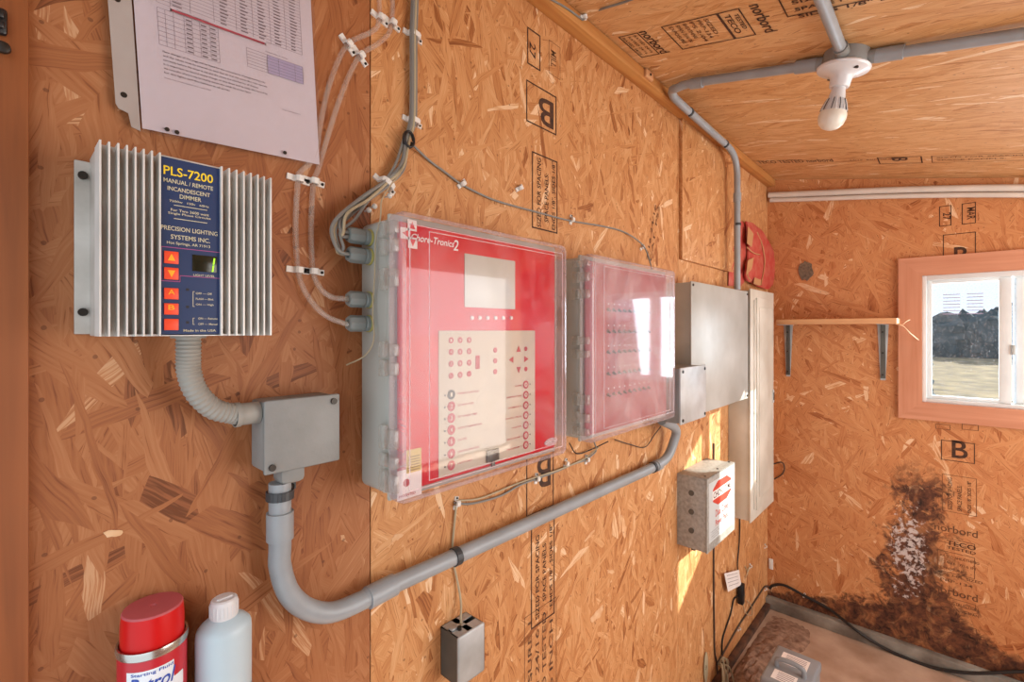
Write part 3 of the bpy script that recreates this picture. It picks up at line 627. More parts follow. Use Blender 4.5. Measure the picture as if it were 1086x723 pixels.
# towards the long wall, elbow, along the plate, elbow down to the cabinet
xe = 1.44; ye = -0.060
path = [j+cu*0.06, j+cu*0.2, j+cu*0.36]
ar = [Vector((HX, -0.115, ceil_z(-0.115, 0.021))), Vector((HX+0.004, -0.088, ceil_z(-0.09, 0.025))), Vector((HX+0.018, -0.067, 2.207)), Vector((HX+0.045, -0.060, 2.200)), Vector((HX+0.09, -0.060, 2.195))]
run = [Vector((1.75, -0.060, 2.188)), Vector((1.96, -0.060, 2.183)), Vector((2.02, -0.060, 2.176)), Vector((2.065, -0.060, 2.155)), Vector((2.088, -0.060, 2.115)), Vector((2.092, -0.060, 2.06)), Vector((2.092, -0.060, 1.9)), Vector((2.092, -0.060, 1.617))]
P = smooth(path+ar+run, 5)
ct = conduit('conduit', P, 'grey conduit bent along the top plate and down to the grey cabinet', parts=[(j+cu*0.062, j+cu*0.11, 0.0165), (Vector((HX, -0.135, ceil_z(-0.135, 0.021))), Vector((HX, -0.17, ceil_z(-0.17, 0.021))), 0.0155), (Vector((2.092, -0.060, 2.02)), Vector((2.092, -0.060, 1.985)), 0.0155)])
def strap(pos, axis, r, label, mat='strap', side=Z_, t=0.010, feet=True):   # side points away from the foot
    axis = Vector(axis).normalized(); b = MB(); pos = Vector(pos); side = Vector(side)
    n = 22; out_ = axis.cross(side).normalized()
    if out_.y > 0: out_ = -out_
    # C shaped band round the pipe with two feet on the wall
    prof = []
    ring = [(math.cos(a_), math.sin(a_)) for a_ in [math.radians(-100+(200 if not feet else 230)*k/14) for k in range(15)]]
    depth = -pos.y if abs(out_.y) > 0.5 else 0.03
    pts = [side*(-r-0.018)-out_*(depth-0.0015)] if feet else []
    if feet: pts.append(side*(-r-0.002)-out_*(depth-0.0015))
    for cx, sx in ring: pts.append(out_*cx*(r+0.0015)+side*sx*(r+0.0015))
    th = 0.002
    for A, B in zip(pts, pts[1:]):
        d = (B-A).normalized(); nn = d.cross(axis).normalized()*th
        a0, b0 = pos+A-axis*t/2, pos+B-axis*t/2
        b.prism([a0-nn*0.5, b0-nn*0.5, b0+nn*0.5, a0+nn*0.5], axis*t, mat)
    if feet: b.cyl(pos-side*(r+0.011)-out_*(depth-0.0025), pos-side*(r+0.011)-out_*(depth-0.006), 0.004, 'screw', 10)
    return tag(b.build('conduit_strap'), label, 'strap', 'straps holding the conduits')
strap((1.60, -0.060, 2.192), X_, RC, 'black strap on the plate conduit just past its elbow', side=Z_, feet=False)
strap((1.945, -0.060, 2.183), X_, RC, 'black strap on the plate conduit where it turns down', side=Z_, feet=False)
strap((2.092, -0.060, 1.89), Z_, RC, 'black strap round the upright conduit above the red sack', side=X_, feet=False)
# ================================================================== LOWER CONDUIT
R2 = 0.0145
jb = thing('junction_box', (0.29, 0, 1.31), 'square grey junction box with flat cover below the dimmer', 'junction box')
JX0, JX1, JZ0, JZ1 = 0.2375, 0.343, 1.259, 1.357
b = MB(); b.box(JX0+0.002, JX1-0.002, -0.050, 0, JZ0+0.002, JZ1-0.002, 'pvc_d', r=0.005)
b.box(JX0+0.025, JX0+0.060, -0.046, -0.012, JZ0-0.022, JZ0+0.01, 'pvc_d', r=0.008); b.build('body', jb)
b = MB(); b.box(JX0, JX1, -0.055, -0.050, JZ0, JZ1, 'pvc_d', r=0.003); b.build('cover', jb)
for (sx, sz) in ((JX1-0.010, JZ1-0.010), (JX0+0.010, JZ0+0.009)):
    b = MB(); b.cyl((sx, -0.055, sz), (sx, -0.0575, sz), 0.0045, 'screw', 12); b.build('screw', jb)
# flexible conduit dimmer -> junction box
dx = on_wall(200, 352, 0.045).x
fl = [Vector((dx, -0.045, 1.443)), Vector((dx, -0.045, 1.42)), Vector((dx+0.001, -0.043, 1.40)), Vector((dx+0.009, -0.041, 1.375)), Vector((dx+0.028, -0.037, 1.352)), Vector((dx+0.052, -0.034, 1.342)), Vector((JX0-0.022, -0.032, 1.340))]
P = smooth(fl, 10)
flc = thing('flexible_conduit', P[0], 'short grey ribbed flexible conduit curving from dimmer to junction box', 'conduit')
b = MB(); b.tube(P, 0, 'flex', 18, radii=[0.0125+(0.0009 if k % 2 else -0.0004) for k in range(len(P))]); b.build('hose', flc)
b = MB(); b.cyl((JX0-0.028, -0.032, 1.340), (JX0+0.001, -0.032, 1.340), 0.0145, 'flex'); b.cyl((JX0-0.028, -0.032, 1.340), (JX0-0.022, -0.032, 1.340), 0.016, 'flex'); b.build('connector', flc)
# big conduit: down from box, elbow, long run, up to small box
cxx = on_wall(297, 540, 0.03).x
o3 = 0.030
pp = [Vector((cxx, -o3, JZ0-0.02)), Vector((cxx, -o3, 1.20)), Vector((cxx, -o3, 1.15)), on_wall(297, 600, o3), on_wall(306, 628, o3), on_wall(325, 645, o3), on_wall(352, 649, o3), on_wall(385, 636, o3), on_wall(410, 623, o3)]
q1 = on_wall(410, 623, o3); q2 = on_wall(692, 495.5, o3)
zz = (q1.z+q2.z)/2
pp2 = [q1.lerp(q2, 0.33), q1.lerp(q2, 0.66), q2, on_wall(707, 485, o3), on_wall(714, 470, o3+0.008), on_wall(716.5, 455, 0.05), Vector((1.39, -0.06, 1.172))]
P = smooth(pp+pp2, 6)
t = thing('conduit', P[0], 'long thick grey conduit running under the red control boxes', 'conduit')
b = MB(); b.tube(P, R2, 'pvc', 20); b.build('pipe', t)
c0 = Vector((cxx, -o3, 1.198)); b = MB(); b.cyl(c0, c0-Z_*0.038, 0.0175, 'pvc'); b.build('coupling', t)
dd = (q2-q1).normalized(); c0 = on_wall(390, 634, o3); c1 = on_wall(418, 619.5, o3); b = MB(); b.cyl(c0, c1, 0.0175, 'pvc'); b.build('coupling', t)
c0 = on_wall(699, 492, o3); b = MB(); b.cyl(q2+dd*0.02, q2+dd*0.045, 0.0172, 'pvc'); b.build('coupling', t)
strap((cxx, -o3, 1.222), Z_, R2+0.001, 'dark strap round the conduit just below the square junction box', side=-X_, t=0.012)
s1 = on_wall(483, 590, o3); strap(s1, dd, R2, 'dark strap on the long conduit under the controller box', side=Z_, t=0.013)
s2 = on_wall(694.5, 494, o3); strap(q2, dd, R2, 'dark strap on the long conduit below the second red box', side=Z_, t=0.013)
# ================================================================== DIMMER
dm = thing('dimmer', (0.15, 0, 1.54), 'aluminium finned lighting dimmer with navy front panel', 'dimmer')
DX0, DX1, DZ0, DZ1 = 0.0714, 0.2356, 1.4435, 1.6425; PX0, PX1 = 0.1205, 0.1800
b = MB(); b.box(0.0585, 0.24, -0.004, 0, DZ0+0.002, DZ1-0.004, 'alu_d', r=0.001); b.build('mounting_plate', dm)
b = MB(); b.box(DX0, DX1, -0.068, -0.004, DZ0, DZ1, 'alu_d', r=0.001); b.box(PX0-0.001, PX1+0.001, -0.079, -0.052, DZ0, DZ1, 'alu_d', r=0.001)
b.box(DX0+0.02, DX1-0.03, -0.079, -0.052, DZ0, DZ0+0.002, 'alu'); b.build('housing', dm)
fxs = [DX0+(PX0-DX0)*k/7 for k in range(8)]+[PX1+(DX1-PX1)*k/7 for k in range(8)]
for k, fx in enumerate(fxs):
    b = MB(); dpt = 0.085 if k not in (0, 15, 1, 14) else 0.083
    b.box(fx-0.0007, fx+0.0009, -dpt, -0.05, DZ0, DZ1, 'alu'); b.build('fin', dm)
PZ0, PZ1 = 1.4455, 1.6405; PY = -0.0795
b = MB(); b.box(PX0, PX1, -0.0795, -0.078, PZ0, PZ1, 'blue'); fp = b.build('front_panel', dm)
PW, PH = PX1-PX0, PZ1-PZ0; e1 = PY-0.0004
def dtext(b, t_, f0, f1, g0, g1, m): b.text(t_, (PX0+PW*f0, e1, PZ1-PH*g1), X_, Z_, PW*(f1-f0), PH*(g1-g0), m)
def drect(b, f0, f1, g0, g1, m, y=None):
    y = e1 if y is None else y
    b.quad([(PX0+PW*f0, y, PZ1-PH*g1), (PX0+PW*f1, y, PZ1-PH*g1), (PX0+PW*f1, y, PZ1-PH*g0), (PX0+PW*f0, y, PZ1-PH*g0)], m)
b = MB(); dtext(b, 'PLS-7200', .07, .87, .047, .098, 'yellow')
for a in (('MANUAL / REMOTE', .07, .87, .117, .141), ('INCANDESCENT', .13, .82, .160, .184), ('DIMMER', .32, .67, .197, .221), ('PRECISION LIGHTING', .03, .95, .385, .410), ('SYSTEMS INC.', .18, .82, .432, .458), ('Hot Springs, AR 71913', .12, .82, .472, .492), ('LIGHT LEVEL', .54, .90, .648, .660)):
    dtext(b, *a, 'cream')
for a in (('7200w   120v   60Hz', .16, .80, .236, .248), ('For Two 3600 watt', .18, .80, .284, .299), ('Single Phase Circuits', .14, .83, .305, .321), ('OFF — Off', .58, .85, .755, .767), ('FLASH — Blink', .58, .88, .787, .799), ('ON — High', .58, .88, .820, .834), ('ON — Remote', .62, .95, .902, .914), ('OFF — Manual', .62, .95, .935, .947), ('Made in the USA', .38, .92, .972, .986)):
    dtext(b, *a, 'cream')
drect(b, .23, .77, .262, .266, 'cream'); drect(b, .23, .77, .338, .342, 'cream')
for g0, g1 in ((.75, .84), (.905, .945)):
    drect(b, .53, .54, g0, g1, 'cream'); drect(b, .53, .56, g0, g0+.003, 'cream'); drect(b, .53, .56, g1-.003, g1, 'cream')
for r_ in ((.03, .99, .505, .509), (.03, .04, .505, .70), (.03, .33, .697, .701), (.32, .33, .662, .70), (.33, .99, .662, .666)): drect(b, *r_, 'magenta')
for g in (.735, .835, .925): drect(b, .42, .47, g, g+.014, 'black')
lt = b.build('lettering', fp)
for (g0, g1, ch_) in ((.530, .600, 'up'), (.622, .690, 'down'), (.738, .802, 'A'), (.825, .889, 'B'), (.913, .977, '')):
    b = MB(); b.box(PX0+PW*.075, PX0+PW*.30, PY-0.0018, PY, PZ1-PH*g1, PZ1-PH*g0, 'orange', r=0.0006)
    y = PY-0.0022; c_x = PX0+PW*.187; c_z = PZ1-PH*(g0+g1)/2
    if ch_ == 'up': b.quad([(c_x-.0035, y, c_z-.0035), (c_x+.0035, y, c_z-.0035), (c_x+.0001, y, c_z+.004), (c_x-.0001, y, c_z+.004)], 'amber')
    elif ch_ == 'down': b.quad([(c_x-.0035, y, c_z+.0035), (c_x+.0035, y, c_z+.0035), (c_x+.0001, y, c_z-.004), (c_x-.0001, y, c_z-.004)], 'amber')
    elif ch_: b.text(ch_, (c_x-.003, y, c_z-.001), X_, Z_, .006, .0055, 'amber')
    b.build('button', fp)
b = MB(); b.box(PX0+PW*.52, PX0+PW*.94, PY-0.0008, PY, PZ1-PH*.632, PZ1-PH*.535, 'lcd', r=0.0003); ds = b.build('display', fp)
b = MB()
for z_ in (0.0, 0.0085):
    x_ = PX0+PW*.845+z_*0.12; zz_ = PZ1-PH*.628+z_
    b.quad([(x_, PY-.0012, zz_), (x_+.0016, PY-.0012, zz_), (x_+.0026, PY-.0012, zz_+.0075), (x_+.001, PY-.0012, zz_+.0075)], 'digit')
b.build('digit', ds)
for z_ in (1.470, 1.622):
    b = MB(); b.cyl((0.0655, -0.004, z_), (0.0655, -0.0075, z_), 0.0045, 'screw', 12); b.build('screw', dm)
b = MB(); b.cyl((0.158, -0.010, DZ1+0.006), (0.158, 0.0, DZ1+0.006), 0.006, 'black', 12); b.box(0.152, 0.164, -0.006, 0, DZ1-0.004, DZ1+0.006, 'black'); b.build('screw', dm)
b = MB(); b.cyl((dx, -0.045, 1.4435), (dx, -0.045, 1.4405), 0.018, 'flex'); b.build('locknut', dm)
# ================================================================== DOCUMENT
PO = on_wall(151, 136, 0.009); ang = math.radians(3.2); pr_ = Vector((math.cos(ang), 0, math.sin(ang))); pu = Vector((-math.sin(ang), 0, math.cos(ang)))
doc = thing('document', PO, 'printed white sheet in a clear punched sleeve pinned above the dimmer', 'document')
def dp(s_, t_, y=-0.0095): v = PO+pr_*s_+pu*t_; v.y = y; return v
b = MB(); b.prism([dp(0, 0, -0.0085), dp(0.216, 0, -0.0085), dp(0.216, 0.279, -0.0085), dp(0, 0.279, -0.0085)], (0, -0.0006, 0), 'paper'); sh = b.build('sheet', doc)
b = MB()
def loc(px, py): v = on_wall(px, py, 0.0095)-PO; v.y = 0; return v.dot(pr_), v.dot(pu)
def prect(s0, t0, s1, t1, m, y=-0.0097): b.quad([dp(s0, t0, y), dp(s1, t0, y), dp(s1, t1, y), dp(s0, t1, y)], m)
def c5(x, y): return loc(130+x/4.018, y/4.018)
def grid(s0, t0, s1, t1, cols, rows, m='print_l', lw=0.0004):
    for k in range(rows+1): z_ = t0+(t1-t0)*k/rows; prect(s0, z_-lw/2, s1, z_+lw/2, m)
    for f in cols: x_ = s0+(s1-s0)*f; prect(x_-lw/2, t0, x_+lw/2, t1, m)
tr_ = c5(765, 235); s_end = tr_[0]; tb = tr_[1]; tl = c5(148, 68); bl = c5(415, 270)
grid(tl[0], tb, s_end, 0.262, (0, .08, .2, .35, .5, .62, .75, .87, 1), 24)
random.seed(2)
for cx_ in (.12, .42, .56, .69, .81, .94):
    x_ = tl[0]+(s_end-tl[0])*cx_
    for k in range(30): z_ = tb+0.002+k*0.0045; prect(x_-0.005, z_, x_+0.001+random.random()*0.004, z_+0.0016, 'print_l')
# clear the red line band
r0 = c5(210, 42); r1 = c5(605, 188)
prect(r0[0]-0.002, (r0[1]+r1[1])/2-0.004, r1[0]+0.002, (r0[1]+r1[1])/2+0.004, 'paper', -0.0099)
y_ = -0.0101; rm = (r0[1]+r1[1])/2
prect(tl[0]-0.005, tb-0.002, r1[0]+0.005, rm-0.002, 'paper', -0.0099)
prect(r0[0], rm-0.0014, r1[0], rm+0.0014, 'redline', y_)
def rect_lines(): pass
y2 = y_
def prect2(*a): prect(*a, y2)
tt0 = bl[1]; tt1 = tt0+0.044
s0_, s1_ = tl[0], bl[0]
for k in range(9): z_ = tt0+(tt1-tt0)*k/8; prect(s0_, z_-.0002, s1_, z_+.0002, 'print_l', y2)
for f in (0, .12, .25, .42, .55, .68, .85, 1): x_ = s0_+(s1_-s0_)*f; prect(x_-.0002, tt0, x_+.0002, tt1, 'print_l', y2)
for f in (.45, .70, .86):
    for k in range(8): x_ = s0_+(s1_-s0_)*f; z_ = tt0+.0015+(tt1-tt0)*k/8; prect(x_, z_, x_+.006, z_+.0018, 'print_l', y2)
b.text('Temperature Degree Table', dp(s0_+.02, tt1+.003, y2), pr_, pu, .035, .0025, 'print')
pt = tt0-0.004
for k, wd in enumerate((.118, .120, .108, .120, .098, .072)):
    b.text(('New changes of this page will be listed for the convenience of programming only', 'and the values must be entered on each line so that the controller may operate', 'correctly before the timer is set and the zones are checked for all houses', 'it is important to record every change on this sheet and to keep the record by', 'the controller where it may be read by anyone who needs the correct figure', 'for the lights and the heaters in all zones')[k], dp(s0_+.003, pt-.005*(k+1), y2), pr_, pu, wd, .0028, 'print')
b.text('Keep this sheet beside the controller', dp(s0_+.003, pt-.036, y2), pr_, pu, .05, .002, 'print_l')
l0 = c5(527, 203); l1 = c5(770, 360); 
t1_ = (l0[1]); t0_ = l1[1]; t0_, t1_ = min(t0_, t1_), max(t0_, t1_)
prect(l0[0]+.35*(l1[0]-l0[0]), t0_, l1[0], t1_, 'lav', y2)
for k in range(7): z_ = t0_+(t1_-t0_)*k/6; prect(l0[0], z_-.0002, l1[0], z_+.0002, 'print_l', y2-.0002)
for f in (0, .35, .55, .85, 1): x_ = l0[0]+(l1[0]-l0[0])*f; prect(x_-.0002, t0_, x_+.0002, t1_, 'print_l', y2-.0002)
b.text('Revised table of settings', dp(l0[0]+.025, t1_+.003, y2), pr_, pu, .03, .002, 'print_l')
q_ = c5(680, 470); b.text('Page settings form', dp(q_[0], q_[1], y2), pr_, pu, .026, .0018, 'print_l')
b.build('printing', sh)
b = MB(); b.prism([dp(-.001, -.005, -0.0112), dp(.2195, -.004, -0.0112), dp(.2195, .284, -0.0112), dp(-.001, .284, -0.0112)], (0, -0.0003, 0), 'sleeve')
b.build('sleeve', doc)
M['strip'] = plain('milky_strip', 'a9a09a', 0.4, dirt=0.2, dirt_col='8a7468')
b = MB(); b.prism([dp(-.002, -.004, -.009), dp(-.002, .284, -.009), dp(-.0245, .284, -.009), dp(-.0235, .022, -.009), dp(-.021, .017, -.009), dp(-.0125, .014, -.009), dp(-.0105, -.001, -.009)], (0, -.0008, 0), 'strip')
for t_ in (0.034, 0.142, 0.25): b.cyl(dp(-.0155, t_, -.0098), dp(-.0155, t_, -.0102), .0032, 'screw', 14)
b.build('punched_edge', doc)
for (s_, t_) in ((.024, .004), (.034, .003), (.164, .006)):
    b = MB(); b.cyl(dp(s_, t_, -.0115), dp(s_, t_, -.0121), .0026, 'screw', 12); b.build('pin', doc)
# ================================================================== MAIN CONTROLLER BOX
def gbox(name, x0, x1, z0, z1, dep, label, cat, liner, lidm='lid'):
    t = thing(name, ((x0+x1)/2, 0, (z0+z1)/2), label, cat)
    by = -(dep-0.035)
    b = MB(); w_ = 0.004
    b.box(x0+.004, x1-.004, by, -0.001, z0+.005, z1-.005, 'boxgrey', r=0.012, seg=4)
    b.box(x0+.001, x1-.001, by-.004, by+.004, z0+.001, z1-.001, 'boxgrey', r=0.003)
    b.build('body', t)
    # inner printed plate
    b = MB(); b.box(x0+.012, x1-.012, by-.012, by-.005, z0+.012, z1-.012, liner, r=0.004); pl = b.build('panel', t)
    # lid: rounded-rect front sheet, thick translucent rim, inner ridges
    def rr(xa, xb, za, zb, r, y, n=5):
        o = []
        for cx_, cz_, a0 in ((xb-r, zb-r, 0), (xa+r, zb-r, 90), (xa+r, za+r, 180), (xb-r, za+r, 270)):
            for k in range(n+1):
                a_ = math.radians(a0+90*k/n); o.append(Vector((cx_+r*math.cos(a_), y, cz_+r*math.sin(a_))))
        return o
    fy = -dep
    b = MB(); b.prism(rr(x0+.010, x1-.010, z0+.010, z1-.010, .010, fy+.0025), (0, -.0025, 0), lidm); ld = b.build('lid', t)
    b = MB(); outer = rr(x0, x1, z0, z1, .014, 0)
    layers = [(0, by-.004, 0), (0, fy+.008, 0), (.0035, fy+.001, 0), (.010, fy, 0)]
    rings = []
    for ins, yy, _ in layers:
        rings.append([b.bm.verts.new(Vector((p.x, yy, p.z))) for p in rr(x0+ins, x1-ins, z0+ins, z1-ins, .014-ins*.4, 0)])
    fs = []
    for A, B in zip(rings, rings[1:]):
        for k in range(len(A)): fs.append(b.bm.faces.new((A[k], A[(k+1) % len(A)], B[(k+1) % len(A)], B[k])))
    b._fin(fs, 'lidrim', True); b.build('rim', ld)
    b = MB()
    for ins, w in ((.016, .0012), (.052, .0011)):
        xa, xb, za, zb = x0+ins, x1-.018, z0+.020, z1-.020
        if ins > .05: xb = x1-.040; za, zb = z0+.028, z1-.026
        for p0_, p1_ in (((xa, za), (xa, zb)), ((xa, zb), (xb, zb)), ((xb, zb), (xb, za)), ((xb, za), (xa, za))):
            b.cyl((p0_[0], fy-.0002, p0_[1]), (p1_[0], fy-.0002, p1_[1]), w*.7, 'ridge', 6)
    b.build('ridge', ld)
    return t, pl, ld, by, fy
def hinge(t, x0, by, fy, za, zb, kind='latch'):
    b = MB()
    b.box(x0-.007, x0+.001, by-.002, by+.014, za, zb, 'hinge', r=.0015)
    b.box(x0-.009, x0+.001, fy+.004, by-.004, za+(zb-za)*.12, zb-(zb-za)*.12, 'hinge', r=.0015)
    b.cyl((x0-.006, by-.003, za+.001), (x0-.006, by-.003, zb-.001), .0035, 'hinge', 10)
    return b.build('hinge', t)
MX0, MX1, MZ0, MZ1, MD = 0.400, 0.811, 1.191, 1.6275, 0.125
ctl, cpl, cld, by, fy = gbox('controller_box', MX0, MX1, MZ0, MZ1, MD, 'large grey control box with clear lid over a bright red keypad panel', 'control box', 'redpanel')
def zof(py): return on_wall(420, py, 0.11).z
for (ya_, yb_) in ((233, 250), (252, 270), (283, 307), (362, 380), (382, 400), (452, 478), (482, 497), (500, 524)):
    hinge(ctl, MX0, by, fy, zof(yb_), zof(ya_))
ppy = by-.0125; po = -ppy
def PA(px, py): return on_wall(px, py, po)
b = MB(); a = PA(492.5, 268.5); c = PA(546, 328); b.box(a.x, c.x, ppy-.001, ppy, c.z, a.z, 'screen', r=.0005); b.build('screen', cpl)
for k in range(6):
    q = PA(500.5+8.3*k, 337); b = MB(); b.lathe([(0, 0), (.0038, 0), (.0034, .002), (0, .0026)], (q.x, ppy, q.z), -Y_, 'white', 12); b.build('indicator', cpl)
a = PA(465, 350.5); c = PA(567, 484)
z_lo = PA(466, 507).z; KX0, KX1, KZ0, KZ1 = a.x, c.x, z_lo, a.z
b = MB(); b.box(KX0, KX1, ppy-.0012, ppy, KZ0, KZ1, 'panelcream', r=.0005); kp = b.build('keypad', cpl)
ky = ppy-.0014; po2 = -ky
def disc(b, px, py, r, m, y=ky, h=.0006, n=14):
    q = on_wall(px, py, po2); b.cyl((q.x, y+.0001, q.z), (q.x, y-h, q.z), r, m, n); return q
def k3(x, y): return 450+x/7.23, 340+y/7.23
def k4(x, y): return 450+x/6.023, 400+y/6.023
nums = iter('123456789 0 ')
for row, ys in enumerate(((150, 148, 148), (240, 237, 234), (330, 326, 322), (422, 415, 407))):
    for col in range(3):
        b = MB(); px, py = k3(205+69*col, ys[col]); q = disc(b, px, py, .0052, 'keyred'); ch_ = next(nums)
        if ch_.strip(): b.text(ch_, (q.x-.0014, ky-.0008, q.z-.0022), X_, Z_, .0028, .0044, 'panelcream')
        b.build('key', kp)
b = MB(); q0_ = on_wall(*k3(408, 283), po2); q1_ = on_wall(*k3(408, 352), po2)
b.box(q0_.x-.005, q0_.x+.005, ky-.0006, ky, q1_.z-.004, q0_.z+.004, 'keyred', r=.0003); b.build('key', kp)
for ys in (225, 307, 390): b = MB(); disc(b, *k3(543, ys), .0048, 'keyred'); b.build('key', kp)
for (x_, y_2, d_) in ((723, 215, 'u'), (665, 300, 'l'), (782, 293, 'r'), (723, 378, 'd')):
    q = on_wall(*k3(x_, y_2), po2); s_ = .006; y = ky-.0002; b = MB()
    tri = {'u': [(-s_, -s_), (s_, -s_), (0, s_)], 'd': [(-s_, s_), (s_, s_), (0, -s_)], 'l': [(s_, -s_), (s_, s_), (-s_, 0)], 'r': [(-s_, -s_), (-s_, s_), (s_, 0)]}[d_]
    b.prism([(q.x+u_, y+.0002, q.z+v_) for u_, v_ in tri], (0, -.0006, 0), 'keyred'); b.build('arrow_key', kp)
for ys in (215, 370): b = MB(); disc(b, *k3(778, ys), .0045, 'keyred'); b.build('key', kp)
labs = ['CURRENT CONDITIONS', 'SET AND CYCLE', 'SET TUNNEL TIMES', 'OUTPUT TEMPERATURE', 'CLOCKS', 'CONTROL OPERATIONS', 'HISTORY']
ly = [110, 185, 260, 335, 410, 487, 562]; wid = [.048, .036, .045, .056, .020, .050, .034]
for i in range(7):
    b = MB(); px, py = k4(172, ly[i]); q = disc(b, px, py, .0082, 'keyred' if i else 'darkgrey'); b.text(str(i+1), (q.x-.0022, ky-.0008, q.z-.0035), X_, Z_, .0044, .007, 'panelcream'); b.build('key', kp)
    b = MB(); b.cyl((q.x-.0135, ky, q.z), (q.x-.0135, ky-.0006, q.z), .0016, 'darkgrey', 8); b.build('led', kp)
ry = [47, 112, 178, 242, 305, 370, 432]
b = MB()
for i in range(7):
    q = on_wall(*k4(172, ly[i]), po2); b.text(labs[i], (q.x+.014, ky-.0003, q.z-.0015), X_, Z_, wid[i], .0032, 'keyred')
    q = on_wall(*k4(648, ry[i]), po2); wd = (.020, .045, .038, .046, .028, .042, .042)[i]
    b.text(('ALARMS', 'TEMPERATURE', 'HUMIDITY', 'STATIC PRESS', 'WATER', 'PROGRAM 1', 'PROGRAM 2')[i], (q.x-.012-wd, ky-.0003, q.z-.0015), X_, Z_, wd, .003, 'keyred')
b.build('lettering', kp)
for i in range(7):
    b = MB(); q = disc(b, *k4(648, ry[i]), .0080, 'keyred'); b.cyl((q.x, ky-.0006, q.z), (q.x, ky-.0008, q.z), .0045, 'panelcream', 12); b.text(str(i+8), (q.x-.0022, ky-.0010, q.z-.0025), X_, Z_, .0044, .005, 'keyred'); b.build('key', kp)
    b = MB(); b.cyl((q.x+.0125, ky, q.z), (q.x+.0125, ky-.0006, q.z), .0014, 'darkgrey', 8); b.build('led', kp)
b = MB(); q = on_wall(523, 482, po2+.002); b.box(q.x-.017, q.x+.015, ky-.004, ky, q.z-.012, q.z+.010, 'steel_d', r=.002); b.box(q.x-.004, q.x+.004, ky-.004, ky, q.z-.022, q.z-.010, 'steel_d', r=.001); lc = b.build('lock', cpl)
# logo and wording on the red plate
b = MB(); py_ = ppy-.0006
def l2(x, y): return on_wall(410+x/12.04, 225+y/12.05, -py_)
for (x_, y_2, d_) in ((327, 168, 'u'), (236, 268, 'l'), (334, 392, 'd')):
    q = l2(x_, y_2); s_ = .0085; b.quad([(q.x-s_, py_, q.z-s_), (q.x+s_, py_, q.z-s_), (q.x+s_, py_, q.z+s_), (q.x-s_, py_, q.z+s_)], 'white')
    s_ = .0055; tri = {'u': [(-s_, -s_), (s_, -s_), (0, s_)], 'd': [(-s_, s_), (s_, s_), (0, -s_)], 'l': [(s_, -s_), (s_, s_), (-s_, 0)]}[d_]
    vs = [b.bm.verts.new((q.x+u_, py_-.0003, q.z+v_)) for u_, v_ in tri]; b._fin([b.bm.faces.new(vs)], 'redpanel')
q = l2(305, 325); q2_ = l2(920, 400)
b.text('Chore-Tronics', (q.x, py_, q.z-.004), X_, Vector((.25, 0, 1)), q2_.x-q.x-.011, .0115, 'white')
b.text('2', (q2_.x-.012, py_, l2(880, 490).z), X_, Vector((.15, 0, 1)), .011, .018, 'white')
a = PA(421, 500); c = PA(447, 521); b.quad([(a.x, py_, c.z-.004), (c.x, py_, c.z-.004), (c.x, py_, a.z), (a.x, py_, a.z)], 'white')
q = PA(421, 497); b.text('CHORE-TIME', (q.x, py_, q.z), X_, Z_, c.x-a.x, .004, 'white')
b.cyl(((a.x+c.x)/2-.006, py_, (a.z+c.z)/2), ((a.x+c.x)/2-.006, py_-.0004, (a.z+c.z)/2), .006, 'keyred', 12)
b.text('PATENTED', (a.x+.003, py_-.0004, c.z), X_, Z_, .03, .004, 'keyred')
a = PA(434, 542); q = PA(437, 530)
b.build('lettering', cpl)
b = MB(); a = on_wall(430.5, 479, po+.018); c = on_wall(446, 498, po+.018); yl = -(po+.018); b.box(a.x, c.x, fy+.0026, fy+.0034, c.z, a.z+.002, 'yellowed'); 
for k in range(6): b.quad([(a.x+.002, fy+.0022, c.z+.003+k*.004), (c.x-.003, fy+.0022, c.z+.003+k*.004), (c.x-.003, fy+.0022, c.z+.0042+k*.004), (a.x+.002, fy+.0022, c.z+.0042+k*.004)], 'ink2')
b.build('sticker', cld)['label'] = 'small yellowed sticker with fine print'
b = MB(); q = PA(584, 468); n = 24; ov = [(q.x+.022*math.cos(2*math.pi*k/n), py_-.0002, q.z+.008*math.sin(2*math.pi*k/n)) for k in range(n)]
b.prism(ov, (0, -.0006, 0), 'ridge'); b.text('CHORE-TIME', (q.x-.018, py_-.0012, q.z-.0028), X_, Z_, .036, .0056, 'white'); b.build('emblem', cpl)
# cable glands on the left cheek
GL = []
for (py, nm) in ((252, 0), (272, 0), (318, 1), (343, 1)):
    q = Vector((MX0, -0.035, 0)); fwd = MX0*CT+(CAMY-0.035)*ST; q.z = CAMZ+(HY-py)/FPX*fwd
    b = MB(); b.lathe([(0, -.003), (.0136, -.003), (.0136, .0005), (0, .0005)], q, -X_, 'ringy', 18); b.lathe([(.0125, 0), (.0125, .006), (.010, .008), (.010, .010)], q, -X_, 'gland', 18)
    b.lathe([(.010, .010), (.0128, .010), (.0128, .030), (.0105, .034), (.006, .034), (.0055, .028), (0, .028)], q, -X_, 'gland', 8); b.build('cable_gland', ctl)
    GL.append(q-X_*.033)
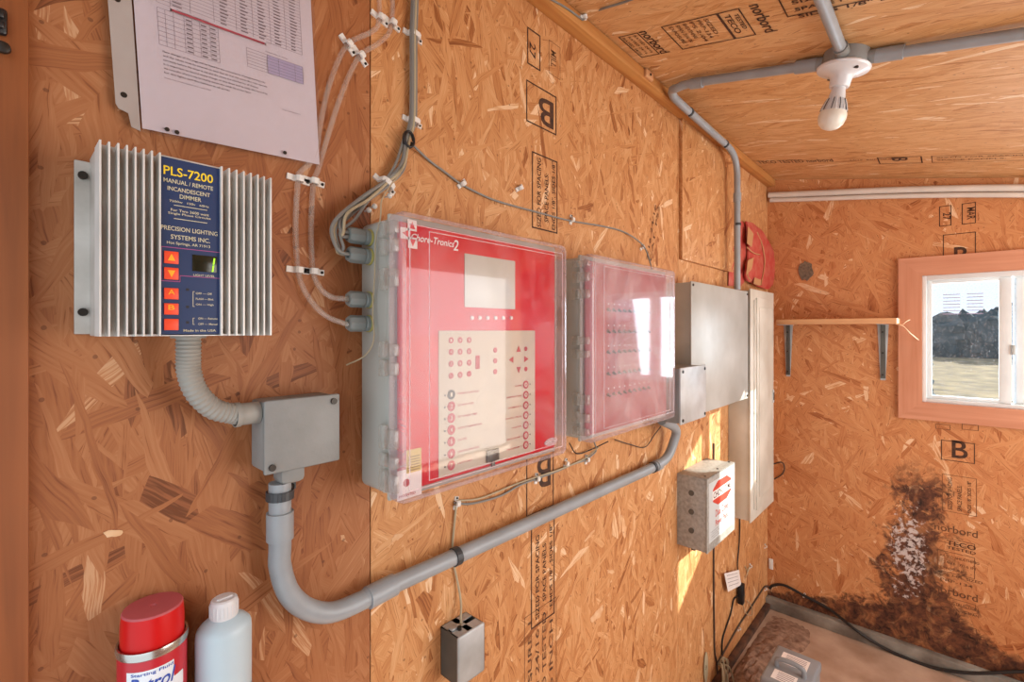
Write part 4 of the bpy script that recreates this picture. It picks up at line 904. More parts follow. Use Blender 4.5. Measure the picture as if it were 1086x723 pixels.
# ================================================================== SECOND BOX
SX0, SX1, SZ0, SZ1 = 0.9014, 1.3447, 1.1945, 1.6235
b2, p2, l2d, by2, fy2 = gbox('switch_box', SX0, SX1, SZ0, SZ1, 0.125, 'grey box with dusty clear lid over rows of small dark switches', 'switch box', 'redpanel2', 'lid2')
def zof2(py): return on_wall(625, py, 0.11).z
for (ya_, yb_) in ((276, 284), (288, 300), (306, 318), (356, 366), (370, 380), (416, 430), (436, 448), (452, 462)):
    hinge(b2, SX0, by2, fy2, zof2(yb_), zof2(ya_))
pz = [328.5, 351, 372.5, 395, 417]
for r_ in range(5):
    z_ = on_wall(650, pz[r_], 0.10).z
    for k in range(9):
        x_ = SX0+.105+k*.026; b = MB()
        b.lathe([(0, 0), (.0048, 0), (.0048, .002), (.0022, .0025), (.0022, .009), (0, .010)], (x_, by2-.012, z_), (0.0, -1, -.5), 'darkgrey', 10)
        b.cyl((x_+.004, by2-.012, z_+.014), (x_+.004, by2-.0125, z_+.014), .0022, 'white', 8)
        b.build('switch', p2)
# ================================================================== GREY CABINET, SMALL BOX, PANEL
cb = thing('junction_cabinet', (1.85, 0, 1.39), 'wide plain grey steel cabinet with screwed cover right of the switch box', 'cabinet')
b = MB(); b.box(1.556, 2.141, -.080, 0, 1.168, 1.609, 'cabinet', r=.001); b.build('body', cb)
b = MB(); b.box(1.552, 2.145, -.0865, -.080, 1.164, 1.612, 'cabinet', r=.002); b.build('cover', cb)
for (x_, z_) in ((1.565, 1.60), (2.132, 1.60), (2.132, 1.176), (1.565, 1.176)): b = MB(); b.cyl((x_, -.0865, z_), (x_, -.089, z_), .0045, 'screw', 10); b.build('screw', cb)
for x_ in (1.72, 1.93): b = MB(); b.cyl((x_, -.04, 1.168), (x_, -.04, 1.152), .011, 'steel_d', 12); b.build('knockout', cb)
sb = thing('junction_box', (1.445, 0, 1.25), 'small grey box with rounded cover and four dark screws in front of the wide cabinet', 'junction box')
b = MB(); b.box(1.352, 1.540, -.131, -0.0, 1.176, 1.337, 'pvc_d', r=.004); b.build('body', sb)
b = MB(); b.box(1.349, 1.543, -.138, -.131, 1.173, 1.340, 'steel', r=.003); b.build('cover', sb)
for x_ in (1.362, 1.530):
    for z_ in (1.185, 1.328): b = MB(); b.cyl((x_, -.138, z_), (x_, -.140, z_), .005, 'screw', 10); b.build('screw', sb)
ep = thing('breaker_panel', (2.34, 0, 1.13), 'tall narrow off-white electrical panel with a door beside the corner', 'electrical panel')
b = MB(); b.box(2.165, 2.510, -.086, 0, .640, 1.620, 'panelw', r=.002); b.build('body', ep)
b = MB(); b.box(2.160, 2.516, -.092, -.086, .634, 1.626, 'panelw', r=.002); fr_ = b.build('front_cover', ep)
b = MB(); b.box(2.205, 2.225, -.096, -.092, .68, 1.58, 'panelw', r=.001); b.box(2.232, 2.492, -.098, -.092, .67, 1.59, 'panelw', r=.002)
b.box(2.26, 2.465, -.0995, -.098, .72, 1.55, 'panelw', r=.002); dr = b.build('door', ep)
b = MB(); zl = on_wall(817, 421, .1).z; b.box(2.462, 2.486, -.103, -.098, zl-.03, zl+.03, 'steel', r=.001); b.box(2.468, 2.480, -.1045, -.103, zl-.018, zl+.018, 'screw'); b.build('latch', dr)
for z_ in (1.50, 1.12, .76): b = MB(); b.cyl((2.229, -.096, z_-.03), (2.229, -.096, z_+.03), .004, 'panelw', 8); b.build('hinge', dr)
# ================================================================== POWER PACK
pk = thing('power_pack_box', (1.77, 0, .82), 'speckled grey metal box with red oval badge below the cabinets', 'power supply box')
b = MB(); b.box(1.637, 1.912, -.101, 0, .692, .943, 'pack', r=.0015); b.build('body', pk)
b = MB(); b.box(1.635, 1.914, -.107, -.101, .690, .946, 'pack', r=.0015); b.box(1.635, 1.914, -.107, -.08, .943, .9455, 'pack'); cv = b.build('cover', pk)
b = MB(); b.quad([(1.650, -.1074, .72), (1.905, -.1074, .72), (1.905, -.1074, .925), (1.650, -.1074, .925)], 'packlab')
q = on_wall(765, 520, .108); hx = [(-.093, -.022), (-.093, .022), (-.045, .044), (.045, .044), (.093, .022), (.093, -.022), (.045, -.044), (-.045, -.044)]
cxp, czp = 1.778, .875
b.prism([(cxp+u_, -.1075, czp+v_*.95) for u_, v_ in hx], (0, -.0005, 0), 'redprint')
b.quad([(cxp-.098, -.1083, czp-.015), (cxp+.098, -.1083, czp-.015), (cxp+.098, -.1083, czp+.015), (cxp-.098, -.1083, czp+.015)], 'white')
b.text('CHORE-TIME', (cxp-.09, -.1086, czp-.011), X_, Z_, .18, .022, 'ink')
b.text('Dual Zone', (cxp-.068, -.1078, .795), X_, Z_, .125, .024, 'redprint'); b.text('Power Pack', (cxp-.068, -.1078, .762), X_, Z_, .125, .022, 'redprint')
for k in range(4): b.text('115 / 230 VAC 60 HZ 1 AMP', (1.665, -.1078, .752-.008*k), X_, Z_, .07+.01*(k % 2), .0035, 'darkgrey')
b.build('badge', cv)
for z_ in (.755, .82, .885):
    b = MB(); b.cyl((1.636, -.052, z_), (1.634, -.052, z_), .0095, 'steel_d', 14); b.build('knockout', pk)
for (x_, y_2) in ((1.66, -.09), (1.78, -.09), (1.9, -.09)): b = MB(); b.cyl((x_, y_2, .945), (x_, y_2, .9475), .004, 'screw', 8); b.build('screw', pk)
for x_ in (1.66, 1.72): b = MB(); b.cyl((x_, -.05, .692), (x_, -.05, .680), .008, 'steel_d', 10); b.build('screw', pk)
# ================================================================== SMALL OUTLET BOX LOW ON THE WALL
ob = thing('outlet_box', (.605, 0, .84), 'small galvanised metal box low on the wall below the conduit strap', 'metal box')
b = MB(); zb, zt = .795, .886
b.box(.5745, .5760, -.048, 0, zb, zt, 'steel_d'); b.box(.6370, .6385, -.048, 0, zb, zt, 'steel_d'); b.box(.5745, .6385, -.0015, 0, zb, zt, 'steel_d'); b.box(.5745, .6385, -.048, 0, zb, zb+.0015, 'steel_d')
b.box(.5745, .6385, -.018, 0, zt-.0015, zt, 'steel'); b.box(.5745, .6385, -.048, -.030, zt-.0015, zt, 'steel'); b.box(.600, .612, -.048, 0, zt-.0018, zt, 'steel')
b.build('body', ob)
b = MB(); b.box(.573, .640, -.0535, -.048, zb-.001, zt+.001, 'steel', r=.004, seg=3); b.build('cover', ob)
b = MB(); b.cyl((.592, -.034, zt), (.592, -.034, zt+.006), .004, 'screw', 8); b.box(.578, .598, -.03, -.02, zt, zt+.004, 'steel', r=.001); b.build('cable_clamp', ob)
# ================================================================== CABLES
def cable(pts, r, mat, label, group=None, name='cable', k=6, cat='cable', n=8):
    b = MB(); b.tube(smooth(pts, k), r, mat, n); return tag(b.build(name), label, cat, group)
def wp(*l, off=.004): return [on_wall(p[0], p[1], p[2] if len(p) > 2 else off) for p in l]
NB = 8
for i in range(NB):
    a_ = i*2*math.pi/NB; ox, oy = (math.cos(a_)*.0055, .0045+math.sin(a_)*.0035) if i else (0, .0045)
    g_ = GL[0] if i % 2 == 0 else GL[1]; gg = Vector((0, math.sin(a_*2)*.004, math.cos(a_*2)*.004))
    sp = 1+0.6*math.sin(i*2.1)
    def o_(px, py, off=.006, w=1.0): v = on_wall(px, py, off); v.x += ox*w; v.y -= oy*w; v.z += .002*math.sin(i+px)*w; return v
    lowx = 6*math.sin(i*1.7)
    pts = [o_(440, -40), o_(438, 10), o_(437, 39), o_(437, 90), o_(436, 129), o_(432-2*sp, 150), o_(422-lowx*.5, 178, .010, 1.6), o_(407, 196, .008, 1.2), o_(385-lowx*.3, 212+lowx*.4, .014, 1.8), o_(364+lowx*.6, 230+lowx*.2, .022, 1.8)]
    if i % 2 == 0: pts += [o_(362+lowx*.3, 246, .030, 1), g_-X_*.012+gg, g_+X_*.006+gg*.6]
    else: pts += [o_(354+lowx*.4, 245, .028, 1), o_(358+lowx*.2, 264, .033, 1), g_-X_*.012+gg, g_+X_*.006+gg*.6]
    side = ('front', 'right', 'right rear', 'rear', 'back left', 'left', 'left front', 'outermost')[i]
    cable(pts, .0024 if i % 3 else .0029, 'cable' if i % 3 != 2 else 'cable_l', 'grey cable of the hanging bundle, entering the %s gland of the controller box' % ('topmost' if i % 2 == 0 else 'second'), 'bundled cables into the two upper glands')
# coil where the bundle is tied
cc_ = on_wall(433, 148, .016)
b = MB(); b.tube([cc_+Vector((.010*math.cos(a_*.5), -.004*math.sin(a_*.17), .014*math.sin(a_*.5))) for a_ in range(0, 26)], .0022, 'cable_b', 8); tag(b.build('cable_coil'), 'small dark coil of cable tied on the bundle above the controller', 'cable')
# clear tubes
gA, gB = GL[3], GL[2]
cable(wp((401, -30), (402, 20), (395, 33), (368, 48), (350, 88), (340, 130, .005), (334, 165, .005), (319, 182), (316, 192), (313.5, 240), (316, 286), (325, 312, .01), (343, 333, .02))+[gA-X_*.008, gA+X_*.006], .0042, 'tube', 'clear plastic tube on the left, entering the lowest gland', 'pair of clear tubes', 'tube', cat='tube')
cable(wp((416, -30), (415, 26), (404, 44), (381, 60), (363, 98), (349, 140, .005), (338, 178), (332.5, 195), (330, 240), (332, 287), (340, 306, .012), (352, 315, .022))+[gB-X_*.008, gB+X_*.006], .0042, 'tube', 'clear plastic tube on the right, entering the third gland', 'pair of clear tubes', 'tube', cat='tube')
# thin cables
cable(wp((436, 152, .012), (455, 170), (470, 181), (489, 195), (510, 206), (530, 214), (570, 225), (605, 234), (640, 240), (662, 246), (680, 258, .02), (687, 270, .03))+[Vector((on_wall(688, 278, .03).x, -.045, 1.619))], .0022, 'cable', 'thin dark cable sagging from the bundle to the top of the switch box')
cable(wp((540, -40, .05), (570, -10, .045), (600, 8, .042), (618, 21, .04)), .0022, 'cable', 'thin grey cable coming along the top plate at the upper edge')
cable([on_wall(618, 21, .042)+Vector((0, 0, .0)), on_wall(628, 14, .05)]+[on_ceil(640, 9, .004), on_ceil(660, 3, .004), on_ceil(690, -8, .004), on_ceil(740, -25, .004)], .0026, 'cable', 'grey cable turning off the top plate onto the ceiling')
cable(wp((432, 166, .02), (425, 182, .03), (414, 197, .05), (405, 212, .07))+[Vector((MX0-.001, -.073, MZ1-.006)), Vector((MX0-.003, -.063, 1.59)), Vector((MX0-.003, -.060, 1.54)), Vector((MX0-.004, -.056, 1.48)), Vector((MX0-.006, -.062, 1.435)), Vector((MX0-.012, -.045, 1.41)), Vector((MX0-.024, -.012, 1.395))], .0012, 'cable_l', 'hair-thin beige wire hanging down the left cheek of the controller')
# lower wires
cable(wp((484, 532), (483, 545), (481, 565, .004), (480, 580, .004), (481, 597, .004), (486, 620, .006), (489, 640, .012))+[Vector((.606, -.022, .892)), Vector((.606, -.024, .86))], .0022, 'cable_l', 'beige cable dropping behind the conduit into the small metal box')
cable(wp((482, 533), (500, 534), (530, 526), (550, 515), (568, 508), (590, 500), (608, 492), (621, 487.5), (632, 478, .01), (630, 468, .03)), .0022, 'cable', 'grey cable strung along the wall beneath the controller box')
cable(wp((484, 531, .006), (510, 528, .006), (545, 514, .006), (568, 506, .006), (595, 497, .006), (620, 486, .006), (635, 474, .03)), .0018, 'cable_l', 'beige cable strung just above the grey one beneath the controller box')
cable(wp((604, 470, .03), (612, 481, .01), (628, 476, .01), (645, 468, .03)), .0016, 'cable_b', 'short black wire looping under the left end of the switch box')
cable(wp((652, 466, .01), (668, 471, .008), (684, 474, .008), (694, 461, .012), (701, 452, .03)), .0015, 'cable_br', 'thin wire looping under the right half of the switch box')
# right lower cables
cable(wp((757, 470), (757, 540), (757, 620), (757.5, 660), (758, 690), (760, 702), (762, 730)), .0035, 'cable_br', 'dark cable hanging straight down from the power supply box')
cable(wp((778, 515, .01), (783, 527, .008), (784.5, 545, .006), (784, 575, .006), (782, 600, .008), (785, 615, .012)), .003, 'cable_b', 'black cord hanging beside the breaker panel down to its plug')
ax_ = on_wall(788, 624, .02)
b = MB(); b.box(ax_.x-.035, ax_.x-.005, -.030, -.006, ax_.z-.06, ax_.z+.03, 'black', r=.004); tag(b.build('plug'), 'black plug hanging on the cord with the white tag', 'plug')
ta = on_wall(769, 606, .018); tb_ = on_wall(787, 626, .018)
b = MB(); b.prism([on_wall(768, 608, .018), on_wall(783.5, 604, .018), on_wall(786, 620, .018), on_wall(772, 627.5, .018)], (0, -.001, 0), 'white')
for k in range(4):
    a = on_wall(771+.6*k, 610.5+3.6*k, .0195); c = on_wall(782+.5*k, 607.5+3.4*k, .0195); b.tube([a, c], .0008, 'print_l', 4)
tag(b.build('cord_tag'), 'white paper tag hanging on the black cord below the breaker panel', 'tag')
cable(wp((790, 630, .014), (788, 640, .01), (791, 650, .01), (797, 652, .01), (797, 643, .01), (792, 636, .012)), .0018, 'cable_l', 'pale wire loop dangling under the black plug')
cable(wp((790, 600, .004), (793, 606), (795, 600), (791, 612, .008)), .0018, 'cable_l', 'short beige wire stub beside the white tag')
cable(wp((782, 632, .008), (778, 636), (775, 650), (769, 668), (766, 680), (766, 700), (768, 735)), .0035, 'cable_b', 'black cable curving down the wall right of the hanging dark cable')
cable(wp((820, 570, -0.0), (818, 576), (808, 583), (798, 590)), .002, 'cable_br', 'thin dark wire near the corner below the breaker panel') if False else None
cable(wp((760, 705), (770, 687), (783, 664), (795, 646), (804, 632), (811, 622), )+[Vector((BX-.02, -.012, on_wall(812, 620).z-.01))], .004, 'cable_br', 'brown dusty cable rising along the wall foot to the corner')
bk = [on_back(816, 624, BX-.012), on_back(820, 620.5, BX-.01), on_back(832, 620.5, BX-.01), on_back(853, 631.5, BX-.01), on_back(880, 646, BX-.01), on_back(905, 661, BX-.01), on_back(930, 678, BX-.01), on_back(955, 692, BX-.012), on_back(990, 704, BX-.014), on_back(1030, 709, BX-.014), on_back(1086, 712, BX-.014), on_back(1150, 716, BX-.014)]
bk = [Vector((p.x if p.z > .07 else BX-.048, p.y, max(p.z, .008))) for p in bk]
cable(bk, .0065, 'cable_b', 'thick black cable running along the bottom of the back wall', n=10)
p = on_wall(762, 704, .012)
b = MB()
for k in range(7):
    a_ = k*.9; b.tube(smooth([p+Vector((.0, 0, .0)), p+Vector((.03*math.cos(a_), -.012-.004*k, .02*math.sin(a_)+.01)), p+Vector((.055*math.cos(a_), -.02-.005*k, -.01-.012*k)), p+Vector((.035*math.cos(a_+.6), -.02-.004*k, -.08-.012*k))], 4), .0035, 'cable_l', 6)
tag(b.build('cable_knot'), 'tied knot of beige wire ends low on the wall by the round tag', 'cable')
q = on_wall(749, 708, .006); b = MB(); n = 20
b.prism([(q.x+.020*math.cos(2*math.pi*k/n), -.004, q.z+.062*math.sin(2*math.pi*k/n)) for k in range(n)], (0, -.002, 0), 'cable_l')
b.text('S.v', (q.x-.010, -.0063, q.z-.004), X_, Z_, .018, .018, 'ink'); tag(b.build('oval_tag'), 'oval beige tag with handwriting on the wall at the bottom edge', 'tag')
q = on_wall(775, 512, .006)
# back wall: looped wire by the breaker panel
a = on_back(820, 492, BX-.006); cable([a, on_back(829, 490, BX-.008), on_back(832, 496, BX-.01), on_back(829, 503, BX-.008), on_back(821, 508, BX-.006)], .003, 'cable_br', 'dark wire loop on the back wall right of the breaker panel')
# ---- clips
def clip(pos, ang, label, wide=False, normal='w', s=1.25, arch=None):
    b = MB(); pos = Vector(pos); L = (.0135 if wide else .010)*s
    if normal == 'w': r_, u_, n_ = X_, Z_, -Y_
    elif normal == 'b': r_, u_, n_ = -Y_, Z_, -X_
    else: r_, u_, n_ = X_, -cu, nrm
    d_ = r_*math.cos(ang)+u_*math.sin(ang); e_ = -r_*math.sin(ang)+u_*math.cos(ang)
    h = .0045*s; top = .0095*s
    if arch: h, top = arch; L = h+.010
    prof = [(-L, 0), (-L, .003), (-h*1.1, .003), (-h, top*.8), (-h*.5, top), (h*.5, top), (h, top*.8), (h*1.1, .003), (L, .003), (L, 0), (h*.8, 0), (h*.7, top*.7), (-h*.7, top*.7), (-h*.8, 0)]
    w_ = .0035*s
    b.prism([pos+d_*x_+n_*z_-e_*w_ for x_, z_ in prof], e_*w_*2, 'clip')
    b.cyl(pos+d_*L*.78+n_*.002, pos+d_*L*.78+n_*.0045, .0018*s, 'screw', 8)
    return tag(b.build('cable_clip'), label, 'clip', 'white cable clips')
W = lambda x, y: on_wall(x, y, .0)
clip(W(402, 20), -.3, 'white tube clip at the top edge, left of its pair', True); clip(W(415, 25.5), -.3, 'white tube clip at the top edge, right of its pair', True)
clip(W(368, 48), -.75, 'white tube clip at the tube bend beside the sheet, upper one', True); clip(W(381, 60), -.75, 'white tube clip at the tube bend beside the sheet, lower one', True)
clip(W(437, 39), -.15, 'white clip highest on the grey cable bundle', arch=(.0105, .016)); clip(W(436.5, 129.5), -.15, 'white clip on the cable bundle just above the coil', arch=(.0105, .016))
clip(W(407, 196), -.55, 'white clip on the bundle above the controller corner', arch=(.013, .020))
clip(W(489, 195), .75, 'white clip on the thin sagging cable, first after the bundle'); clip(W(605, 233), 1.4, 'white clip on the thin cable above the controller right corner')
clip(W(550, 199.5), .6, 'loose white clip alone on the wall above the sagging cable'); clip(W(680, 262), .9, 'white clip on the thin cable near the switch box')
clip(W(316, 190.5), -.12, 'white tube clip under the sheet, left of its pair', True); clip(W(332, 193), -.12, 'white tube clip under the sheet, right of its pair', True)
clip(W(315.5, 286.5), -.05, 'white tube clip beside the dimmer, left of its pair', True); clip(W(331.5, 288), -.05, 'white tube clip beside the dimmer, right of its pair', True)
clip(W(483, 533), 1.4, 'white clip where the cable drops toward the metal box'); clip(W(568, 507), 1.4, 'white clip midway on the cables under the controller')
clip(W(621, 487), 1.4, 'white clip at the right end of the cables under the controller'); clip(W(599, 491), 1.2, 'white clip between the last two under the controller corner')
clip(on_wall(618, 19, .038), .3, 'white clip on the top plate cable, left of its pair'); clip(on_wall(627, 14, .038), .3, 'white clip on the top plate cable, right of its pair')
clip(W(783, 666), 1.0, 'white clip on the dusty cable near the wall foot'); clip(W(811, 624), 1.3, 'white clip where the dusty cable reaches the corner')
clip(W(795, 600), 1.3, 'white clip between the white tag and the corner'); clip(W(811, 579), 1.2, 'white clip on the wall just below the breaker panel corner')
clip(on_back(853, 631, BX), 1.3, 'white clip on the black cable of the back wall', normal='b')
for (x_, y_2, l_) in ((409, 209, 'upper'), (393, 220, 'middle'), (387, 224, 'lower')):
    q = on_wall(x_, y_2, .0); b = MB(); b.lathe([(.0015, -.001), (.0015, .010), (.0045, .011), (.0045, .014), (.002, .017), (0, .0175)], q, -Y_, 'clip', 12); tag(b.build('plastic_pin'), 'white round-headed pin below the cable bundle, the %s one' % l_, 'pin', 'white pins by the bundle')
# white outlet-like clip in the corner on the back wall
q = on_back(817.5, 597, BX); b = MB(); b.box(BX-.008, BX, q.y-.012, q.y+.008, q.z-.03, q.z+.025, 'clip', r=.003); tag(b.build('wall_hook'), 'small white hook on the back wall next to the corner', 'hook')
q = on_wall(687, 77.5, .038); b = MB(); b.box(q.x-.025, q.x+.02, -.047, -.038, 2.208, 2.233, 'board', r=.003); b.cyl((q.x, -.047, 2.222), (q.x, -.049, 2.222), .004, 'screw', 8); tag(b.build('wood_block'), 'little nailed wood block on the top plate above the switch box', 'block')
# black latch at the door post
b = MB(); q0_ = on_wall(-2, 10, .016); q1_ = on_wall(8, 41, .016); b.box(q0_.x-.01, q1_.x, -.024, -.016, q1_.z, q0_.z, 'black', r=.003); b.box(q0_.x-.01, q1_.x-.002, -.028, -.024, q1_.z+.004, q1_.z+.012, 'black', r=.002)
b.box(q0_.x-.01, q1_.x-.002, -.028, -.024, q0_.z-.012, q0_.z-.004, 'black', r=.002)
tag(b.build('door_catch'), 'black metal catch on the door post at the left edge', 'catch')
b = MB(); q = on_wall(3, 53, .016); b.lathe([(.003, 0), (.003, .004), (.006, .005), (.0055, .009), (0, .011)], (q.x, -.016, q.z), -Y_, 'screw', 14); tag(b.build('bolt'), 'dark round bolt head under the black catch', 'bolt')
# ================================================================== BACK WALL ITEMS
# two white pipes
for k, (dzp, dxp, r_, l_) in enumerate(((.0, .022, .014, 'upper and thicker of the two white pipes below the ceiling on the back wall'), (-.028, .016, .011, 'lower and thinner of the two white pipes below the ceiling on the back wall'))):
    ps = []
    for (px, py) in ((808, 208), (860, 205), (930, 202), (1000, 200), (1086, 199), (1180, 200)):
        v = on_back(px, py, BX-dxp); 
        if px == 808: v.y = -.012-.006*k
        ps.append(v+Vector((0, 0, dzp)))
    b = MB(); b.tube(smooth(ps, 4), r_, 'pvcw', 14); tag(b.build('plastic_pipe'), l_, 'pipe', 'white pipes under the ceiling')
# shelf
q0_ = on_back(823, 341, 2.56); q1_ = on_back(951, 341, 2.56); shx = 2.56; sz = on_back(951, 337, shx).z
b = MB(); b.box(shx, BX, q1_.y, q0_.y, sz-.024, sz, 'board', r=.002); shelf = tag(b.build('shelf_board'), 'raw wooden shelf board on the back wall left of the window', 'shelf')
for k, (px, l_) in enumerate(((836, 'grey tapered shelf bracket next to the breaker panel'), (936.5, 'grey tapered shelf bracket next to the window'))):
    q = on_back(px, 400, BX); hz0 = on_back(px, 403 if k else 399, BX).z; t = thing('shelf_bracket', (BX, q.y, sz-.024), l_, 'bracket', 'shelf brackets')
    b = MB(); w_ = .021
    b.prism([(BX-.002, q.y+w_, sz-.024), (BX-.002, q.y-w_, sz-.024), (BX-.002, q.y-w_*.45, hz0), (BX-.002, q.y+w_*.45, hz0)], (.002, 0, 0), 'steel')
    b.prism([(BX-.002, q.y+w_*.45, sz-.026), (BX-.012, q.y+w_*.35, sz-.026), (BX-.012, q.y-w_*.35, sz-.026), (BX-.002, q.y-w_*.45, sz-.026)], (0, 0, hz0-sz+.035), 'steel_d')
    for f in (.12, .5, .9): z_ = sz-.03+(hz0-sz+.03)*f; b.cyl((BX-.0125, q.y, z_), (BX-.0145, q.y, z_), .004, 'screw', 8)
    b.build('upright_plate', t)
    b = MB(); b.prism([(BX, q.y+w_*.8, sz-.0265), (BX, q.y-w_*.8, sz-.0265), (shx+.02, q.y-w_*.4, sz-.0265), (shx+.02, q.y+w_*.4, sz-.0265)], (0, 0, .002), 'steel'); b.build('arm', t)
cable([Vector((shx+.01, q1_.y+.004, sz-.025)), on_back(958, 346, shx+.02), on_back(965, 353, shx+.05), on_back(974, 360.5, BX-.022), ], .0022, 'rope', 'pale string from the shelf end to the window trim', cat='string', name='string')
cable([Vector((shx+.01, q1_.y+.004, sz-.025)), on_back(957, 344, shx+.01), on_back(961, 341, shx+.03), on_back(965, 339, shx+.06)], .0012, 'rope', 'frayed string end sticking up at the shelf corner', cat='string', name='string')
# red sack
ol = [(788, 235), (794, 237), (801, 242), (809, 251), (815, 262), (819, 274), (820, 288), (817, 299), (812, 306.5), (803, 305), (793, 300), (788, 296), (787, 285), (790, 268), (789, 250)]
ol2 = [(771, 303), (772, 280), (775, 255), (777, 240), (788, 236), (789, 260), (788, 300)]
sk = thing('feed_sack', on_wall(800, 304, .03), 'folded red feed sack with tan stripes standing on the breaker panel', 'sack')
def pill(pts, y0_, th, m):
    b = MB(); c_ = sum((on_wall(*p, -y0_) for p in pts), Vector())/len(pts); rings = []
    P3 = smooth([on_wall(*p, -y0_) for p in pts+[pts[0]]], 3)[:-1]
    for f, d_ in ((0.90, 0), (1.0, th*.35), (1.0, th*.6), (.88, th*.92), (.6, th), (.25, th*.92)):
        rings.append([b.bm.verts.new(Vector((c_.x+(p.x-c_.x)*f, y0_-d_+.0025*math.sin(p.z*90+p.x*50+f*3), c_.z+(p.z-c_.z)*f))) for p in P3])
    fs = []
    for A, B in zip(rings, rings[1:]):
        for k in range(len(A)): fs.append(b.bm.faces.new((A[k], A[(k+1) % len(A)], B[(k+1) % len(A)], B[k])))
    fs.append(b.bm.faces.new(rings[-1])); fs.append(b.bm.faces.new(rings[0])); b._fin(fs, m, True); return b
def sacked(v): return Vector((v.x, v.y, max(v.z, 1.627)))
bb = pill(ol, -.008, .028, 'sack')
for v in bb.bm.verts: v.co.z = max(v.co.z, 1.6275)
fl_ = bb.build('front_fold', sk)
bb = pill(ol2, -.001, .012, 'sack')
for v in bb.bm.verts: v.co.z = max(v.co.z, 1.6275)
bb.build('rear_fold', sk)
b = MB()
for pts in (((803, 246), (809, 262), (811, 280), (807, 302)), ((792, 262), (799, 268), (806, 270)), ((795, 283), (793, 292), (796, 297))):
    c3 = smooth([on_wall(*p, .0375) for p in pts], 4); b.tube(c3, .003, 'tan', 6)
for pts in ([(793, 240), (799, 248), (797, 262), (792, 258)], [(793, 276), (799, 273), (797, 285), (791, 292)], [(800, 294), (807, 297), (806, 303), (799, 301)]):
    b.prism([on_wall(*p, .0365) for p in pts], (0, -.0015, 0), 'tan')
b.build('printed_stripe', fl_)
# grey strip of plaster along the stain
# ================================================================== BATTERY CHARGER ON THE FLOOR
bt = thing('battery_case', (2.0, -.28, 0), 'grey plastic case with strap handle and two white labels on the floor', 'case')
BX0, BX1, BY0, BY1 = 1.875, 2.117, -.355, -.205
b = MB(); b.box(BX0+.004, BX1-.004, BY0+.004, BY1-.004, 0, .165, 'battery', r=.01, seg=3); b.build('body', bt)
b = MB(); b.box(BX0, BX1, BY0, BY1, .160, .198, 'battery', r=.009, seg=3); ldd = b.build('lid', bt)
b = MB(); ym = (BY0+BY1)/2
b.tube(smooth([(BX0+.10, BY1-.03, .195), (BX0+.10, BY1-.035, .225), (BX0+.10, ym, .232), (BX0+.10, BY0+.035, .225), (BX0+.10, BY0+.03, .195)], 5), .0085, 'battery', 10); b.build('handle', bt)
b = MB(); b.box(BX0+.135, BX0+.205, BY0+.03, BY1-.03, .198, .1988, 'white'); 
for k in range(6): b.box(BX0+.142+k*.010, BX0+.145+k*.010, BY0+.038, BY1-.045, .1988, .1991, 'print_l')
b.build('label', bt); b = MB(); b.box(BX0+.022, BX0+.080, BY0+.045, BY1-.03, .198, .1988, 'white')
for k in range(5): b.box(BX0+.028+k*.010, BX0+.031+k*.010, BY0+.053, BY1-.045, .1988, .1991, 'print_l')
b.build('label', bt)
b = MB(); b.box(BX0-.006, BX0+.01, BY0+.02, BY1-.02, .09, .15, 'black', r=.003); b.build('latch', bt)
# ================================================================== LEDGE, SPRAY CAN, BOTTLE
LZ = .93
lg = thing('ledge', (.14, 0, LZ), 'narrow wooden ledge on the wall carrying the spray can and the bottle', 'ledge')
b = MB(); b.box(.026, .243, -.115, -.017, LZ-.018, LZ, 'board', r=.001); b.box(.026, .243, -.018, 0, LZ-.05, LZ, 'board', r=.001); b.build('board', lg)
for x_ in (.05, .21): b = MB(); b.prism([(x_, -.018, LZ-.018), (x_, -.09, LZ-.018), (x_, -.018, LZ-.09)], (.012, 0, 0), 'board'); b.build('support', lg)
cx_, cy_ = .1228, -.0385
can = thing('spray_can', (cx_, cy_, LZ), 'red spray can with a dusty red cap on the ledge', 'spray can')
CZT = CAMZ+(HY-641)/FPX*(cx_*CT+(CAMY+cy_)*ST); CRM = 1.0965
b = MB(); b.lathe([(0, 0), (.030, 0), (.0325, .004), (.0325, CRM-LZ-.010), (.0318, CRM-LZ-.006)], (cx_, cy_, LZ), Z_, 'canred', 48); body = b.build('body', can)
b = MB(); b.lathe([(.0318, -.009), (.0336, -.007), (.0342, -.002), (.0335, .0015), (.0315, .001), (.0310, -.006), (.029, -.006)], (cx_, cy_, CRM), Z_, 'rim', 48); b.build('rim', can)
b = MB(); b.lathe([(.0300, -.006), (.0300, .02), (.0290, CZT-CRM-.0025)], (cx_, cy_, CRM), Z_, 'cap', 48)
cp = b.build('cap', can)
b = MB(); b.lathe([(.0290, -.0025), (.0280, -.0004), (.026, 0), (.0035, -.0008), (.002, -.0022), (0, -.0022)], (cx_, cy_, CZT), Z_, 'caplid', 48); b.build('cap_top', cp)
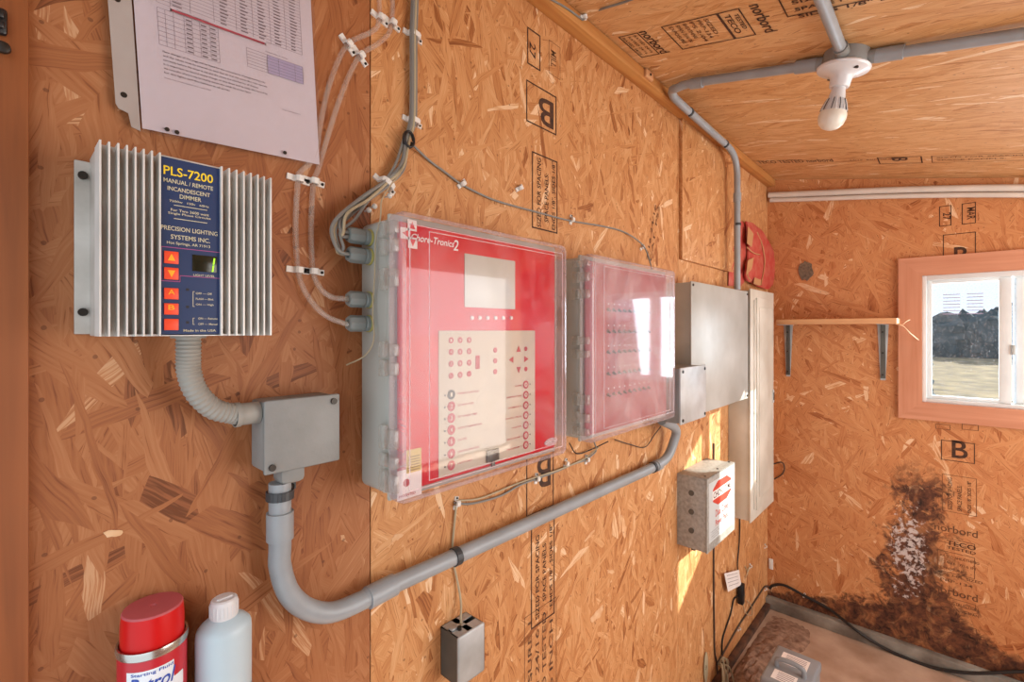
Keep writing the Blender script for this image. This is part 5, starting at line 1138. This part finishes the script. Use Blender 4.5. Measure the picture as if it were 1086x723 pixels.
# wrapped band and wording on the can
b = MB()
camd = math.atan2(-CAMY-cy_, 0-cx_)  # towards the camera
def wrap(t_, a_mid, z_, wd, ht, m, r_, slant=.25):
    vs, fs = text_data(t_); nv = []
    for x, y in vs:
        s_ = (x-.5)*wd+y*ht*slant; a_ = a_mid+s_/r_; nv.append(b.bm.verts.new((cx_+r_*math.cos(a_), cy_+r_*math.sin(a_), z_+y*ht)))
    o2 = []
    for f in fs:
        try: o2.append(b.bm.faces.new([nv[i] for i in f]))
        except ValueError: pass
    b._fin(o2, m)
def band(a0, a1, z_0, z_1, m, r_, sl=0):
    n = 16; fs = []; prev = None
    for k in range(n+1):
        a_ = a0+(a1-a0)*k/n; p_ = (b.bm.verts.new((cx_+r_*math.cos(a_), cy_+r_*math.sin(a_), z_0+sl*k/n)), b.bm.verts.new((cx_+r_*math.cos(a_), cy_+r_*math.sin(a_), z_1+sl*k/n)))
        if prev: fs.append(b.bm.faces.new((prev[0], p_[0], p_[1], prev[1])))
        prev = p_
    b._fin(fs, m)
zt_ = CRM-.018
band(camd+.35, camd+1.25, zt_-.0, zt_+.000, 'canwhite', .0327) if False else None
band(camd-.72, camd+1.02, zt_-.046, zt_-.020, 'canwhite', .0326, 0)
band(camd-.78, camd+.62, zt_-.0235, zt_-.0005, 'canwhite', .03265, .0)
def wrapb(t_, am, z_, wd, ht, m, r_): wrap(t_, am, z_, wd, ht, m, r_)
wrap('Starting Fluid', camd-.02, zt_-.0065, .040, .0045, 'canblue', .0329, 0)
wrap('Patrol', camd-.08, zt_-.0235, .042, .0160, 'canblue', .0330)
wrap('PREMIUM', camd+.1, zt_-.034, .030, .006, 'canblue', .0330, 0)
b.build('label', body)
# bottle
bx_, by_ = .1945, -.043
bo = thing('bottle', (bx_, by_, LZ), 'milky translucent plastic bottle with flip cap beside the spray can', 'bottle')
ZC = 1.114
def oval(b, prof, rx, ry, m, n=40, c=(bx_, by_)):
    rings = []
    for f, z_ in prof: rings.append([b.bm.verts.new((c[0]+rx*f*math.cos(2*math.pi*k/n), c[1]+ry*f*math.sin(2*math.pi*k/n), z_)) for k in range(n)])
    fs = []
    for A, B in zip(rings, rings[1:]):
        for k in range(n): fs.append(b.bm.faces.new((A[k], A[(k+1) % n], B[(k+1) % n], B[k])))
    fs.append(b.bm.faces.new(rings[-1])); fs.append(b.bm.faces.new(list(reversed(rings[0])))); b._fin(fs, m, True)
b = MB(); oval(b, [(.9, LZ), (1, LZ+.005), (1, 1.071), (.985, 1.077), (.94, 1.081), (.80, 1.086), (.62, 1.090), (.42, 1.094)], .031, .027, 'bottle'); b.build('body', bo)
b = MB(); oval(b, [(1, 1.0915), (1, 1.109), (.93, 1.1125), (.80, ZC)], .0155, .0150, 'bottlecap')
for k in range(24):
    a_ = k*math.pi/12; b.cyl((bx_+.0155*math.cos(a_), by_+.0150*math.sin(a_), 1.094), (bx_+.0155*math.cos(a_), by_+.0150*math.sin(a_), 1.108), .0007, 'bottlecap', 5)
b.box(bx_-.009, bx_+.009, by_-.004, by_+.004, ZC-.001, ZC+.0015, 'bottlecap', r=.001); b.build('cap', bo)
b = MB(); oval(b, [(1.005, .945), (1.008, .95), (1.008, .998), (1.005, 1.0)], .031, .027, 'bottlelab'); b.build('label', bo)
